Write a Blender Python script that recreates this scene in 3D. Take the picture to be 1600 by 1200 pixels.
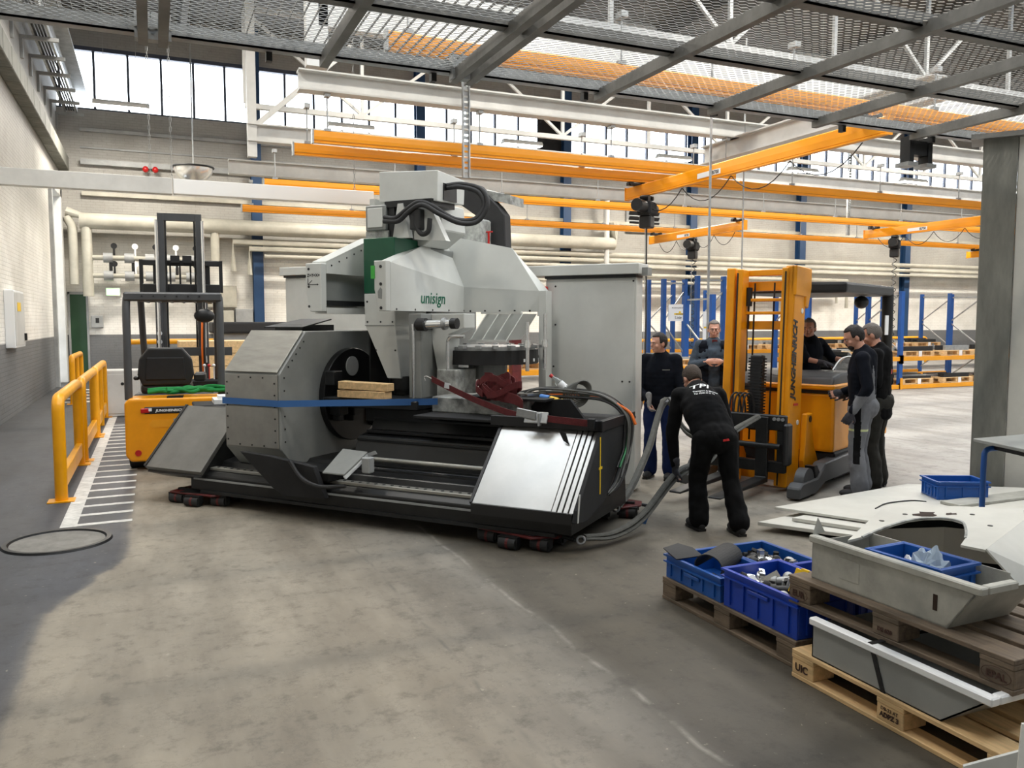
import bpy, bmesh, math, random
from mathutils import Vector, Matrix, noise
from mathutils.bvhtree import BVHTree
random.seed(7)
for o in list(bpy.data.objects): bpy.data.objects.remove(o, do_unlink=True)
SC = bpy.context.scene
C = SC.collection
PI = math.pi
R = math.radians

# ------------------------------------------------------------------ camera
cam = bpy.data.cameras.new('camera'); camo = bpy.data.objects.new('camera', cam); C.objects.link(camo)
cam.sensor_width = 36; cam.lens = 1280 / 1600 * 36; cam.clip_end = 300
camo.location = (0, 0, 1.78)
camo.rotation_euler = (R(90 - 4.334), 0, R(-23.644))
SC.camera = camo
# ------------------------------------------------------------------ view / world
SC.view_settings.view_transform = 'Standard'; SC.view_settings.look = 'None'
SC.view_settings.gamma = 1; SC.view_settings.use_curve_mapping = False
SC.view_settings.exposure = 0.0
wd = bpy.data.worlds.new('overcast_sky'); SC.world = wd; wd.use_nodes = True
bg = wd.node_tree.nodes['Background']
bg.inputs[0].default_value = (0.86, 0.93, 1.0, 1); bg.inputs[1].default_value = 8.0

# ------------------------------------------------------------------ materials
MATS = {}
def mat(name, col, rough=0.55, metal=0.0, var=0.0, vscale=3.0, dark=None, bump=0.0, bscale=40.0, emit=0.0, trans=0.0, alpha=1.0, stretch=(1, 1, 1), spec=0.5):
    if name in MATS: return MATS[name]
    m = bpy.data.materials.new(name); m.use_nodes = True; MATS[name] = m
    nt = m.node_tree; b = nt.nodes['Principled BSDF']
    b.inputs['Base Color'].default_value = (*col, 1); b.inputs['Roughness'].default_value = rough
    b.inputs['Metallic'].default_value = metal
    b.inputs['Specular IOR Level'].default_value = spec
    if emit:
        b.inputs['Emission Color'].default_value = (*col, 1); b.inputs['Emission Strength'].default_value = emit
    if trans: b.inputs['Transmission Weight'].default_value = trans
    b.inputs['Alpha'].default_value = alpha
    if var or bump:
        tc = nt.nodes.new('ShaderNodeTexCoord'); mp = nt.nodes.new('ShaderNodeMapping')
        mp.inputs['Scale'].default_value = stretch
        nt.links.new(tc.outputs['Object'], mp.inputs[0])
    if var:
        n = nt.nodes.new('ShaderNodeTexNoise'); n.inputs['Scale'].default_value = vscale; n.inputs['Detail'].default_value = 6
        n.inputs['Roughness'].default_value = 0.65
        nt.links.new(mp.outputs[0], n.inputs['Vector'])
        rp = nt.nodes.new('ShaderNodeValToRGB'); rp.color_ramp.elements[0].position = 0.32; rp.color_ramp.elements[1].position = 0.68
        d = dark if dark else tuple(c * (1 - var) for c in col)
        lt = tuple(min(1, c * (1 + var * 0.35)) for c in col)
        rp.color_ramp.elements[0].color = (*d, 1); rp.color_ramp.elements[1].color = (*lt, 1)
        nt.links.new(n.outputs['Fac'], rp.inputs[0]); nt.links.new(rp.outputs[0], b.inputs['Base Color'])
    if bump:
        n2 = nt.nodes.new('ShaderNodeTexNoise'); n2.inputs['Scale'].default_value = bscale; n2.inputs['Detail'].default_value = 4
        nt.links.new(mp.outputs[0], n2.inputs['Vector'])
        bp = nt.nodes.new('ShaderNodeBump'); bp.inputs['Strength'].default_value = bump; bp.inputs['Distance'].default_value = 0.02
        nt.links.new(n2.outputs['Fac'], bp.inputs['Height']); nt.links.new(bp.outputs[0], b.inputs['Normal'])
    return m

def M_(name): return MATS[name]
mat('wall_white', (0.66, 0.65, 0.61), 0.8)
mat('steel_white', (0.60, 0.60, 0.58), 0.5, var=0.15, vscale=1.5)
mat('steel_grey', (0.34, 0.35, 0.35), 0.5, var=0.25, vscale=2)
mat('galv', (0.42, 0.43, 0.43), 0.42, 0.6, var=0.3, vscale=6)
mat('mesh_steel', (0.13, 0.125, 0.11), 0.5, 0.5, var=0.35, vscale=4)
mat('frame_steel', (0.25, 0.245, 0.23), 0.5, 0.55, var=0.35, vscale=3)
mat('crane_yellow', (0.90, 0.33, 0.0), 0.45, var=0.06, vscale=1.2)
mat('truck_yellow', (0.85, 0.325, 0.0), 0.42, var=0.12, vscale=3, bump=0.02)
mat('barrier_yellow', (0.86, 0.37, 0.002), 0.35, var=0.1, vscale=4)
mat('rack_blue', (0.008, 0.075, 0.30), 0.45, var=0.15, vscale=3)
mat('rack_orange', (0.83, 0.34, 0.01), 0.45, var=0.1, vscale=3)
mat('bin_blue', (0.006, 0.045, 0.38), 0.38, var=0.1, vscale=6)
mat('crate_blue', (0.008, 0.085, 0.36), 0.4, var=0.1, vscale=6)
mat('black', (0.012, 0.012, 0.013), 0.45)
mat('black_matt', (0.011, 0.011, 0.012), 0.8, var=0.3, vscale=8)
mat('rubber', (0.02, 0.02, 0.021), 0.7, bump=0.1, bscale=60)
mat('dark_steel', (0.020, 0.021, 0.022), 0.45, 0.3, var=0.45, vscale=5)
mat('bed_dark', (0.012, 0.0125, 0.013), 0.4, 0.2, var=0.5, vscale=4)
mat('guard_grey', (0.060, 0.062, 0.065), 0.5, var=0.15)
mat('machine_grey', (0.62, 0.63, 0.60), 0.45, var=0.10, vscale=2.0, bump=0.01)
mat('machine_light', (0.58, 0.59, 0.56), 0.42, var=0.07, vscale=2.0)
mat('machine_mid', (0.25, 0.26, 0.25), 0.45, var=0.16, vscale=2.5)
mat('machine_dirty', (0.40, 0.41, 0.39), 0.5, var=0.7, vscale=9)
mat('machine_green', (0.0, 0.075, 0.032), 0.4, var=0.08)
mat('bright_steel', (0.50, 0.49, 0.465), 0.33, 0.85, var=0.12, vscale=2)
mat('brushed', (0.40, 0.39, 0.355), 0.42, 0.7, var=0.2, vscale=3, stretch=(1, 6, 1))
mat('cover_dull', (0.21, 0.207, 0.195), 0.5, 0.6, var=0.2, vscale=3)
mat('chrome', (0.85, 0.85, 0.84), 0.25, 0.9)
mat('red_lacquer', (0.11, 0.010, 0.010), 0.5, var=0.5, vscale=9)
mat('strap_red', (0.12, 0.012, 0.014), 0.75, var=0.3, vscale=20, bump=0.15, bscale=120)
mat('strap_blue', (0.035, 0.13, 0.36), 0.7, bump=0.1, bscale=150)
mat('sling_grey', (0.10, 0.10, 0.09), 0.9, var=0.3, vscale=18, bump=0.3, bscale=160)
mat('wood_light', (0.74, 0.50, 0.25), 0.65, var=0.32, vscale=3.5, stretch=(8, 1, 8), bump=0.06, bscale=20)
mat('wood_mid', (0.40, 0.26, 0.135), 0.7, var=0.4, vscale=4, stretch=(8, 1, 8), bump=0.08, bscale=20)
mat('wood_dark', (0.17, 0.125, 0.085), 0.75, var=0.5, vscale=4, stretch=(8, 1, 8), bump=0.1, bscale=20)
mat('stamp', (0.05, 0.02, 0.012), 0.8)
mat('panel_white', (0.56, 0.55, 0.50), 0.5, var=0.10, vscale=3)
mat('tub_grey', (0.42, 0.415, 0.37), 0.5, var=0.35, vscale=4)
mat('tray_grey', (0.29, 0.295, 0.28), 0.5, var=0.12, vscale=3)
mat('white_plain', (0.80, 0.81, 0.81), 0.45)
mat('paper', (0.80, 0.81, 0.82), 0.8)
mat('pipe_cream', (0.47, 0.45, 0.38), 0.55, var=0.25, vscale=1.5)
mat('glass_pane', (0.9, 0.95, 1.0), 0.05, trans=1.0, alpha=0.25)
mat('red_lamp', (0.45, 0.008, 0.008), 0.3)
mat('red_plastic', (0.55, 0.02, 0.02), 0.4)
mat('cable_grey', (0.13, 0.13, 0.12), 0.6)
mat('cable_black', (0.02, 0.02, 0.02), 0.5)
mat('cable_orange', (0.8, 0.16, 0.01), 0.5)
mat('cable_green', (0.02, 0.22, 0.07), 0.5)
mat('plug_blue', (0.05, 0.20, 0.55), 0.5)
mat('plug_yellow', (0.80, 0.50, 0.02), 0.5)
mat('sling_green', (0.0, 0.19, 0.035), 0.75, bump=0.2, bscale=90)
mat('mark_white', (0.62, 0.61, 0.58), 0.7, var=0.35, vscale=9)
mat('door_green', (0.012, 0.055, 0.02), 0.5)
mat('exit_green', (0.45, 1.0, 0.35), 0.5, emit=2.5)
mat('lamp_white', (1.0, 0.97, 0.90), 0.5, emit=14.0)
mat('skin', (0.60, 0.31, 0.22), 0.55, var=0.1, vscale=14)
mat('hair_dark', (0.014, 0.011, 0.010), 0.7, bump=0.6, bscale=120)
mat('hair_brown', (0.050, 0.033, 0.022), 0.75, bump=0.6, bscale=160)
mat('hair_grey', (0.17, 0.15, 0.135), 0.75, bump=0.6, bscale=160)
mat('cloth_black', (0.0055, 0.0055, 0.006), 0.9, var=0.25, vscale=9, spec=0.15)
mat('cloth_navy', (0.0045, 0.006, 0.011), 0.9, var=0.25, vscale=9, spec=0.15)
mat('cloth_blue', (0.008, 0.018, 0.075), 0.9, var=0.25, vscale=9, spec=0.2)
mat('cloth_grey', (0.17, 0.175, 0.19), 0.9, var=0.22, vscale=9)
mat('cloth_olive', (0.018, 0.017, 0.013), 0.9, var=0.25, vscale=9)
mat('cloth_denim', (0.035, 0.052, 0.075), 0.85, var=0.35, vscale=24)
mat('glove', (0.045, 0.045, 0.055), 0.85, var=0.3, vscale=20)
mat('glove_grey', (0.23, 0.23, 0.23), 0.85, var=0.3, vscale=20)
mat('eye_dark', (0.012, 0.01, 0.01), 0.3)
mat('lip', (0.30, 0.10, 0.08), 0.6)
mat('reflex', (0.55, 0.60, 0.30), 0.5)
mat('green_text', (0.0, 0.12, 0.06), 0.5)
mat('green_tape', (0.05, 0.42, 0.05), 0.5)
mat('yellow_tape', (0.85, 0.55, 0.01), 0.5)
mat('burn', (0.03, 0.015, 0.008), 0.9)
mat('cardboard', (0.45, 0.29, 0.16), 0.8, var=0.15)
mat('concrete_column', (0.19, 0.19, 0.165), 0.75, var=0.35, vscale=3, stretch=(2, 2, .5), bump=0.1, bscale=12)

# ------------------------------------------------------------------ mesh builder
def rotm(rx=0, ry=0, rz=0): return (Matrix.Rotation(rz, 3, 'Z') @ Matrix.Rotation(ry, 3, 'Y') @ Matrix.Rotation(rx, 3, 'X'))
def frame_for(d, up=None):
    d = Vector(d).normalized()
    u = Vector(up) if up else Vector((0, 0, 1))
    if abs(d.dot(u.normalized())) > 0.99: u = Vector((0, 1, 0)) if abs(d.y) < 0.9 else Vector((1, 0, 0))
    x = d.cross(u).normalized(); y = x.cross(d).normalized()
    return x, y
class MB:
    def __init__(s): s.v = []; s.f = []
    def add(s, vs, fs):
        n = len(s.v); s.v += [tuple(v) for v in vs]; s.f += [tuple(i + n for i in f) for f in fs]; return s
    def box(s, x0, x1, y0, y1, z0, z1):
        vs = [(x0, y0, z0), (x1, y0, z0), (x1, y1, z0), (x0, y1, z0), (x0, y0, z1), (x1, y0, z1), (x1, y1, z1), (x0, y1, z1)]
        return s.add(vs, [(0, 3, 2, 1), (4, 5, 6, 7), (0, 1, 5, 4), (1, 2, 6, 5), (2, 3, 7, 6), (3, 0, 4, 7)])
    def obox(s, c, size, m=None):
        a, b, h = (q / 2 for q in size); m = m or Matrix.Identity(3); c = Vector(c)
        vs = [c + m @ Vector(p) for p in [(-a, -b, -h), (a, -b, -h), (a, b, -h), (-a, b, -h), (-a, -b, h), (a, -b, h), (a, b, h), (-a, b, h)]]
        return s.add(vs, [(0, 3, 2, 1), (4, 5, 6, 7), (0, 1, 5, 4), (1, 2, 6, 5), (2, 3, 7, 6), (3, 0, 4, 7)])
    def beam(s, p, q, w, h, up=None):
        p = Vector(p); q = Vector(q); x, y = frame_for(q - p, up)
        vs = [e + x * a * w / 2 + y * b * h / 2 for e in (p, q) for a, b in ((-1, -1), (1, -1), (1, 1), (-1, 1))]
        return s.add(vs, [(0, 3, 2, 1), (4, 5, 6, 7), (0, 1, 5, 4), (1, 2, 6, 5), (2, 3, 7, 6), (3, 0, 4, 7)])
    def cyl(s, p, q, r0, r1=None, n=16, caps=True):
        r1 = r0 if r1 is None else r1
        p = Vector(p); q = Vector(q); x, y = frame_for(q - p)
        vs = []
        for e, r in ((p, r0), (q, r1)):
            for i in range(n):
                a = 2 * PI * i / n; vs.append(e + x * r * math.cos(a) + y * r * math.sin(a))
        fs = [(i, (i + 1) % n, n + (i + 1) % n, n + i) for i in range(n)]
        if caps: fs += [tuple(range(n - 1, -1, -1)), tuple(range(n, 2 * n))]
        return s.add(vs, fs)
    def tube(s, pts, r, n=8, ry=None, caps=True, closed=False):
        pts = [Vector(p) for p in pts]; N = len(pts)
        rs = r if isinstance(r, (list, tuple)) else [r] * N
        k = 1 if ry is None else ry / (r if not isinstance(r, (list, tuple)) else 1)
        vs = []; x = None
        for i in range(N):
            if closed: t = pts[(i + 1) % N] - pts[i - 1]
            else: t = (pts[min(i + 1, N - 1)] - pts[max(i - 1, 0)])
            t.normalize()
            if x is None: x, y = frame_for(t)
            else:
                x = (x - t * x.dot(t)).normalized(); y = x.cross(t).normalized() * -1
            y = t.cross(x).normalized()
            for j in range(n):
                a = 2 * PI * j / n; vs.append(pts[i] + x * rs[i] * math.cos(a) + y * rs[i] * k * math.sin(a))
        fs = []
        for i in range(N if closed else N - 1):
            a0 = i * n; b0 = ((i + 1) % N) * n
            for j in range(n): fs.append((a0 + j, a0 + (j + 1) % n, b0 + (j + 1) % n, b0 + j))
        if caps and not closed: fs += [tuple(range(n - 1, -1, -1)), tuple(range((N - 1) * n, N * n))]
        return s.add(vs, fs)
    def prism(s, poly, vec):
        n = len(poly); vec = Vector(vec); a = [Vector(p) for p in poly]; b = [p + vec for p in a]
        return s.add(a + b, [tuple(range(n - 1, -1, -1)), tuple(range(n, 2 * n))] + [(i, (i + 1) % n, n + (i + 1) % n, n + i) for i in range(n)])
    def px(s, poly, x0, x1): return s.prism([(x0, p[0], p[1]) for p in poly], (x1 - x0, 0, 0))
    def py(s, poly, y0, y1): return s.prism([(p[0], y0, p[1]) for p in poly], (0, y1 - y0, 0))
    def pz(s, poly, z0, z1): return s.prism([(p[0], p[1], z0) for p in poly], (0, 0, z1 - z0))
    def ell(s, c, r, n=16, m=10, rot=None):
        c = Vector(c); rot = rot or Matrix.Identity(3)
        vs = [c + rot @ Vector((0, 0, -r[2]))]
        for i in range(1, m):
            t = -PI / 2 + PI * i / m
            for j in range(n):
                a = 2 * PI * j / n
                vs.append(c + rot @ Vector((r[0] * math.cos(t) * math.cos(a), r[1] * math.cos(t) * math.sin(a), r[2] * math.sin(t))))
        vs.append(c + rot @ Vector((0, 0, r[2])))
        fs = [(0, 1 + (j + 1) % n, 1 + j) for j in range(n)]
        for i in range(m - 2):
            for j in range(n):
                a = 1 + i * n; fs.append((a + j, a + (j + 1) % n, a + n + (j + 1) % n, a + n + j))
        L = len(vs) - 1; a = 1 + (m - 2) * n
        fs += [(a + j, a + (j + 1) % n, L) for j in range(n)]
        return s.add(vs, fs)
    def torus(s, c, R_, r, rot=None, n=24, k=8):
        rot = rot or Matrix.Identity(3); c = Vector(c)
        return s.tube([c + rot @ Vector((R_ * math.cos(2 * PI * i / n), R_ * math.sin(2 * PI * i / n), 0)) for i in range(n)], r, k, closed=True)
    def build(s, name, m, parent=None, smooth=False, bevel=0.0, seg=1, loc=None, rot=None):
        me = bpy.data.meshes.new(name); me.from_pydata(s.v, [], s.f)
        bm = bmesh.new(); bm.from_mesh(me)
        bmesh.ops.recalc_face_normals(bm, faces=bm.faces)
        if bevel:
            ed = [e for e in bm.edges if len(e.link_faces) == 2 and e.calc_face_angle(0) > 0.5]
            if ed: bmesh.ops.bevel(bm, geom=ed, offset=bevel, segments=seg, affect='EDGES', profile=0.6, clamp_overlap=True)
        bm.to_mesh(me); bm.free()
        if smooth:
            for p in me.polygons: p.use_smooth = True
            try: me.set_sharp_from_angle(angle=R(40))
            except Exception: pass
        me.materials.append(MATS[m] if isinstance(m, str) else m)
        o = bpy.data.objects.new(name, me); C.objects.link(o)
        if parent: o.parent = parent
        if loc: o.location = loc
        if rot: o.rotation_euler = rot
        return o
def thing(name, label, cat, loc=(0, 0, 0), rz=0.0, group=None):
    o = bpy.data.objects.new(name, None); C.objects.link(o); o.empty_display_size = 0.1
    o.location = loc; o.rotation_euler = (0, 0, rz); o['label'] = label; o['category'] = cat
    if group: o['group'] = group
    return o
def tag(o, label, cat, group=None):
    o['label'] = label; o['category'] = cat
    if group: o['group'] = group
    return o
def struct(o, label=None):
    o['kind'] = 'structure'
    if label: o['label'] = label
    return o
def lab(o, label): o['label'] = label; return o
def copy_tree(o, parent=None, label=None, group=None, loc=None, rz=None):
    c = o.copy(); C.objects.link(c); c.parent = parent
    if parent is not None: c.matrix_parent_inverse = o.matrix_parent_inverse.copy()
    if label: c['label'] = label
    if group: c['group'] = group
    if loc: c.location = loc
    if rz is not None: c.rotation_euler = (0, 0, rz)
    for ch in list(o.children): copy_tree(ch, c)
    return c
def dup_mesh(o, parent, loc=None, rot=None, name=None):
    c = o.copy(); C.objects.link(c); c.parent = parent
    if loc is not None: c.location = loc
    if rot is not None: c.rotation_euler = rot
    return c
def crom(pts, k=8):
    pts = [Vector(p) for p in pts]; P = [pts[0] * 2 - pts[1]] + pts + [pts[-1] * 2 - pts[-2]]; out = []
    for i in range(1, len(P) - 2):
        for j in range(k):
            t = j / k; a, b, c_, d = P[i - 1], P[i], P[i + 1], P[i + 2]
            out.append(0.5 * ((2 * b) + (c_ - a) * t + (2 * a - 5 * b + 4 * c_ - d) * t * t + (3 * b - a - 3 * c_ + d) * t ** 3))
    out.append(pts[-1]); return out
def fillet(pts, r, k=5):
    pts = [Vector(p) for p in pts]; out = [pts[0]]
    for a, b, c_ in zip(pts[:-2], pts[1:-1], pts[2:]):
        p = b + (a - b).normalized() * r; q = b + (c_ - b).normalized() * r
        for i in range(k + 1):
            t = i / k; out.append(p * (1 - t) ** 2 + b * 2 * t * (1 - t) + q * t * t)
    return out + [pts[-1]]
def sag(a, b, s, k=10):
    a = Vector(a); b = Vector(b)
    return [a.lerp(b, i / k) - Vector((0, 0, s * 4 * (i / k) * (1 - i / k))) for i in range(k + 1)]
def text(name, body, size, m, parent, origin, xdir, ydir, depth=0.002, bold=0.0, shear=0.0, align='LEFT', surf=None, xs=1.0):
    """Raised lettering lying in the plane of xdir, ydir at origin (parent's space)."""
    cu = bpy.data.curves.new(name, 'FONT'); cu.body = body; cu.size = size; cu.extrude = depth; cu.offset = bold; cu.shear = shear
    cu.align_x = align; cu.align_y = 'BOTTOM_BASELINE'; cu.resolution_u = 3
    t = bpy.data.objects.new(name, cu); C.objects.link(t)
    bpy.context.view_layer.update()
    me = bpy.data.meshes.new_from_object(t.evaluated_get(bpy.context.evaluated_depsgraph_get()))
    bpy.data.objects.remove(t); bpy.data.curves.remove(cu)
    x = Vector(xdir).normalized(); y = Vector(ydir).normalized(); z = x.cross(y).normalized(); o0 = Vector(origin)
    for v in me.vertices:
        p = o0 + x * v.co.x * xs + y * v.co.y
        if surf is not None:
            hit = surf.ray_cast(p + z * 0.5, -z, 1.2)
            if hit[0] is not None: p = hit[0] + z * 0.004
        v.co = p + z * v.co.z
    me.materials.clear(); me.materials.append(MATS[m])
    o = bpy.data.objects.new(name, me); C.objects.link(o)
    if parent: o.parent = parent
    return o
# ================================================================== SETTING
XL, YB, XR, YF, ZC = -2.45, 28.5, 46.0, -10.0, 11.2
def node_mat(name):
    m = bpy.data.materials.new(name); m.use_nodes = True; MATS[name] = m
    return m, m.node_tree, m.node_tree.nodes['Principled BSDF']
def add(nt, t, **kw):
    n = nt.nodes.new(t)
    for k, v in kw.items(): setattr(n, k, v)
    return n
def ramp(nt, src, els, interp='LINEAR'):
    r = nt.nodes.new('ShaderNodeValToRGB'); r.color_ramp.interpolation = interp
    while len(r.color_ramp.elements) < len(els): r.color_ramp.elements.new(0.5)
    for e, (p, c) in zip(r.color_ramp.elements, els):
        e.position = p; e.color = (*c, 1) if len(c) == 3 else c
    nt.links.new(src, r.inputs[0]); return r
def mixc(nt, fac, a, b, mode='MIX'):
    n = nt.nodes.new('ShaderNodeMix'); n.data_type = 'RGBA'; n.blend_type = mode
    if hasattr(fac, 'links') or not isinstance(fac, (int, float)): nt.links.new(fac, n.inputs[0])
    else: n.inputs[0].default_value = fac
    for i, q in ((6, a), (7, b)):
        if isinstance(q, tuple): n.inputs[i].default_value = (*q, 1)
        else: nt.links.new(q, n.inputs[i])
    return n.outputs[2]
def math_(nt, op, a, b=None):
    n = nt.nodes.new('ShaderNodeMath'); n.operation = op
    for i, q in ((0, a), (1, b)):
        if q is None: continue
        if isinstance(q, (int, float)): n.inputs[i].default_value = q
        else: nt.links.new(q, n.inputs[i])
    return n.outputs[0]
def noise_(nt, vec, scale, detail=5, rough=0.6):
    n = nt.nodes.new('ShaderNodeTexNoise'); n.inputs['Scale'].default_value = scale; n.inputs['Detail'].default_value = detail
    n.inputs['Roughness'].default_value = rough; nt.links.new(vec, n.inputs['Vector']); return n.outputs['Fac']

# floor: worn concrete with lanes along the hall, old blue-grey paint on the walkway, oily lane on the right
m, nt, b = node_mat('floor_concrete')
geo = add(nt, 'ShaderNodeNewGeometry'); sx = add(nt, 'ShaderNodeSeparateXYZ'); nt.links.new(geo.outputs['Position'], sx.inputs[0])
mp = add(nt, 'ShaderNodeMapping'); mp.inputs['Scale'].default_value = (1, 0.22, 1); nt.links.new(geo.outputs['Position'], mp.inputs[0])
nbig = noise_(nt, geo.outputs['Position'], 0.55, 6); nlane = noise_(nt, mp.outputs[0], 2.3, 6); nfine = noise_(nt, geo.outputs['Position'], 7.0, 8, 0.7)
nedge = noise_(nt, geo.outputs['Position'], 2.0, 5)
xw = math_(nt, 'ADD', sx.outputs[0], math_(nt, 'MULTIPLY', math_(nt, 'SUBTRACT', nedge, 0.5), 0.10))
yc = nt.nodes.new('ShaderNodeMapRange'); yc.inputs[1].default_value = 6.75; yc.inputs[2].default_value = 5.6; yc.inputs[3].default_value = 0; yc.inputs[4].default_value = 0.42
nt.links.new(math_(nt, 'ADD', sx.outputs[1], math_(nt, 'MULTIPLY', math_(nt, 'SUBTRACT', nedge, 0.5), 1.2)), yc.inputs[0])
xfade = nt.nodes.new('ShaderNodeMapRange'); xfade.inputs[1].default_value = 0.0; xfade.inputs[2].default_value = 1.0; xfade.inputs[3].default_value = 1.0; xfade.inputs[4].default_value = 0.0
nt.links.new(sx.outputs[0], xfade.inputs[0])
xpaint = math_(nt, 'ADD', xw, math_(nt, 'MULTIPLY', yc.outputs[0], xfade.outputs[0]))
xn = math_(nt, 'DIVIDE', math_(nt, 'ADD', xpaint, 3.0), 13.0)
def X(x): return (x + 3.0) / 13.0
zone = ramp(nt, xn, [(X(-2.6), (0.040, 0.042, 0.045)), (X(-0.27), (0.060, 0.063, 0.074)), (X(-0.20), (0.270, 0.238, 0.188)), (X(1.20), (0.275, 0.242, 0.193)),
                     (X(1.45), (0.225, 0.200, 0.163)), (X(2.00), (0.170, 0.157, 0.134)), (X(2.15), (0.068, 0.058, 0.043)), (X(3.2), (0.088, 0.076, 0.057)), (X(4.6), (0.235, 0.213, 0.172)), (X(8.0), (0.30, 0.285, 0.265))])
lane = ramp(nt, nlane, [(0.34, (0.66, 0.64, 0.62)), (0.58, (1.12, 1.12, 1.12))])
big = ramp(nt, nbig, [(0.30, (0.66, 0.66, 0.66)), (0.60, (1.1, 1.1, 1.1))])
fine = ramp(nt, nfine, [(0.30, (0.40, 0.385, 0.36)), (0.47, (1.0, 1.0, 1.0)), (0.75, (1.12, 1.10, 1.06))])
c1 = mixc(nt, 0.8, zone.outputs[0], lane.outputs[0], 'MULTIPLY'); c1 = mixc(nt, 0.85, c1, big.outputs[0], 'MULTIPLY'); c1 = mixc(nt, 0.7, c1, fine.outputs[0], 'MULTIPLY')
# slab joints running down the hall
jn = math_(nt, 'ABSOLUTE', math_(nt, 'SUBTRACT', xw, 2.07)); jm = ramp(nt, jn, [(0.0, (1, 1, 1)), (0.022, (0, 0, 0))])
nj = ramp(nt, noise_(nt, geo.outputs['Position'], 3.5, 5), [(0.45, (0, 0, 0)), (0.6, (1, 1, 1))])
c1 = mixc(nt, math_(nt, 'MULTIPLY', math_(nt, 'MULTIPLY', jm.outputs[0], nj.outputs[0]), .5), c1, (0.36, 0.34, 0.30))
jn2 = math_(nt, 'ABSOLUTE', math_(nt, 'SUBTRACT', xw, 1.42)); jm2 = ramp(nt, jn2, [(0.0, (1, 1, 1)), (0.018, (0, 0, 0))])
c1 = mixc(nt, math_(nt, 'MULTIPLY', math_(nt, 'MULTIPLY', jm2.outputs[0], nj.outputs[0]), 0.5), c1, (0.09, 0.085, 0.075))
ncrack = noise_(nt, geo.outputs['Position'], 1.3, 9, 0.75); ck = ramp(nt, math_(nt, 'ABSOLUTE', math_(nt, 'SUBTRACT', ncrack, 0.5)), [(0.0, (0.55, 0.55, 0.55)), (0.012, (1, 1, 1))])
c1 = mixc(nt, 0.35, c1, ck.outputs[0], 'MULTIPLY')
spk = noise_(nt, geo.outputs['Position'], 28.0, 3, 0.5); sp2 = ramp(nt, spk, [(0.70, (0, 0, 0)), (0.73, (1, 1, 1))])
c1 = mixc(nt, math_(nt, 'MULTIPLY', math_(nt, 'MULTIPLY', sp2.outputs[0], nedge), .6), c1, (0.45, 0.41, 0.32))
drt = noise_(nt, geo.outputs['Position'], 11.0, 9, 0.75); dr2 = ramp(nt, drt, [(0.24, (0.35, 0.33, 0.30)), (0.40, (1, 1, 1))])
c1 = mixc(nt, 0.8, c1, dr2.outputs[0], 'MULTIPLY')
nt.links.new(c1, b.inputs['Base Color'])
rr = ramp(nt, nbig, [(0.3, (0.52, 0.52, 0.52)), (0.7, (0.70, 0.70, 0.70))]); nt.links.new(rr.outputs[0], b.inputs['Roughness'])
bp = add(nt, 'ShaderNodeBump'); bp.inputs['Strength'].default_value = 0.12; bp.inputs['Distance'].default_value = 0.01
nt.links.new(nfine, bp.inputs['Height']); nt.links.new(bp.outputs[0], b.inputs['Normal'])
struct(MB().box(XL - .3, XR, YF, YB + .3, -0.2, 0).build('floor', 'floor_concrete'), 'worn concrete hall floor with old painted lanes')

# walls: white-washed brick above, grey paint below 1.4 m
def wall_mat(name, axis):
    m, nt, b = node_mat(name)
    geo = add(nt, 'ShaderNodeNewGeometry'); sx = add(nt, 'ShaderNodeSeparateXYZ'); nt.links.new(geo.outputs['Position'], sx.inputs[0])
    cb = add(nt, 'ShaderNodeCombineXYZ'); nt.links.new(sx.outputs[axis], cb.inputs[0]); nt.links.new(sx.outputs[2], cb.inputs[1])
    br = add(nt, 'ShaderNodeTexBrick'); nt.links.new(cb.outputs[0], br.inputs['Vector'])
    br.inputs['Scale'].default_value = 1.0; br.inputs['Brick Width'].default_value = 0.25; br.inputs['Row Height'].default_value = 0.08
    br.inputs['Mortar Size'].default_value = 0.008; br.inputs['Mortar Smooth'].default_value = 0.4
    br.inputs['Color1'].default_value = (1, 1, 1, 1); br.inputs['Color2'].default_value = (0.93, 0.93, 0.93, 1); br.inputs['Mortar'].default_value = (0.72, 0.72, 0.72, 1)
    n1 = noise_(nt, geo.outputs['Position'], 0.7, 7); n2 = noise_(nt, geo.outputs['Position'], 6, 6)
    gr = ramp(nt, math_(nt, 'DIVIDE', sx.outputs[2], 10.0), [(0.1395, (0.165, 0.17, 0.175)), (0.1405, (0.90, 0.885, 0.84)), (0.37, (0.78, 0.76, 0.70)), (0.46, (0.42, 0.405, 0.37)), (0.8, (0.34, 0.335, 0.32))])  # upper wall darkened in the colour, standing in for the dim shade there
    st = ramp(nt, n1, [(0.3, (0.70, 0.69, 0.66)), (0.6, (1.05, 1.05, 1.05))]); st2 = ramp(nt, n2, [(0.26, (0.6, 0.58, 0.55)), (0.42, (1, 1, 1))])
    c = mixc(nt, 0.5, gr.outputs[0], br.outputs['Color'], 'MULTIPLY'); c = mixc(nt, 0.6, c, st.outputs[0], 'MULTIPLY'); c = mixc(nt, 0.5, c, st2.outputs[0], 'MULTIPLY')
    nt.links.new(c, b.inputs['Base Color']); b.inputs['Roughness'].default_value = 0.7
    bp = add(nt, 'ShaderNodeBump'); bp.inputs['Strength'].default_value = 0.5; bp.inputs['Distance'].default_value = 0.012
    nt.links.new(math_(nt, 'ADD', br.outputs['Fac'], math_(nt, 'MULTIPLY', n2, -0.4)), bp.inputs['Height']); bp.invert = True
    nt.links.new(bp.outputs[0], b.inputs['Normal'])
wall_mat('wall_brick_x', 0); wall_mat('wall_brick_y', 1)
mat('roof_dark', (0.095, 0.088, 0.078), 0.8, var=0.2, vscale=1)
WZ0, WZ1 = 8.22, 10.1
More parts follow.
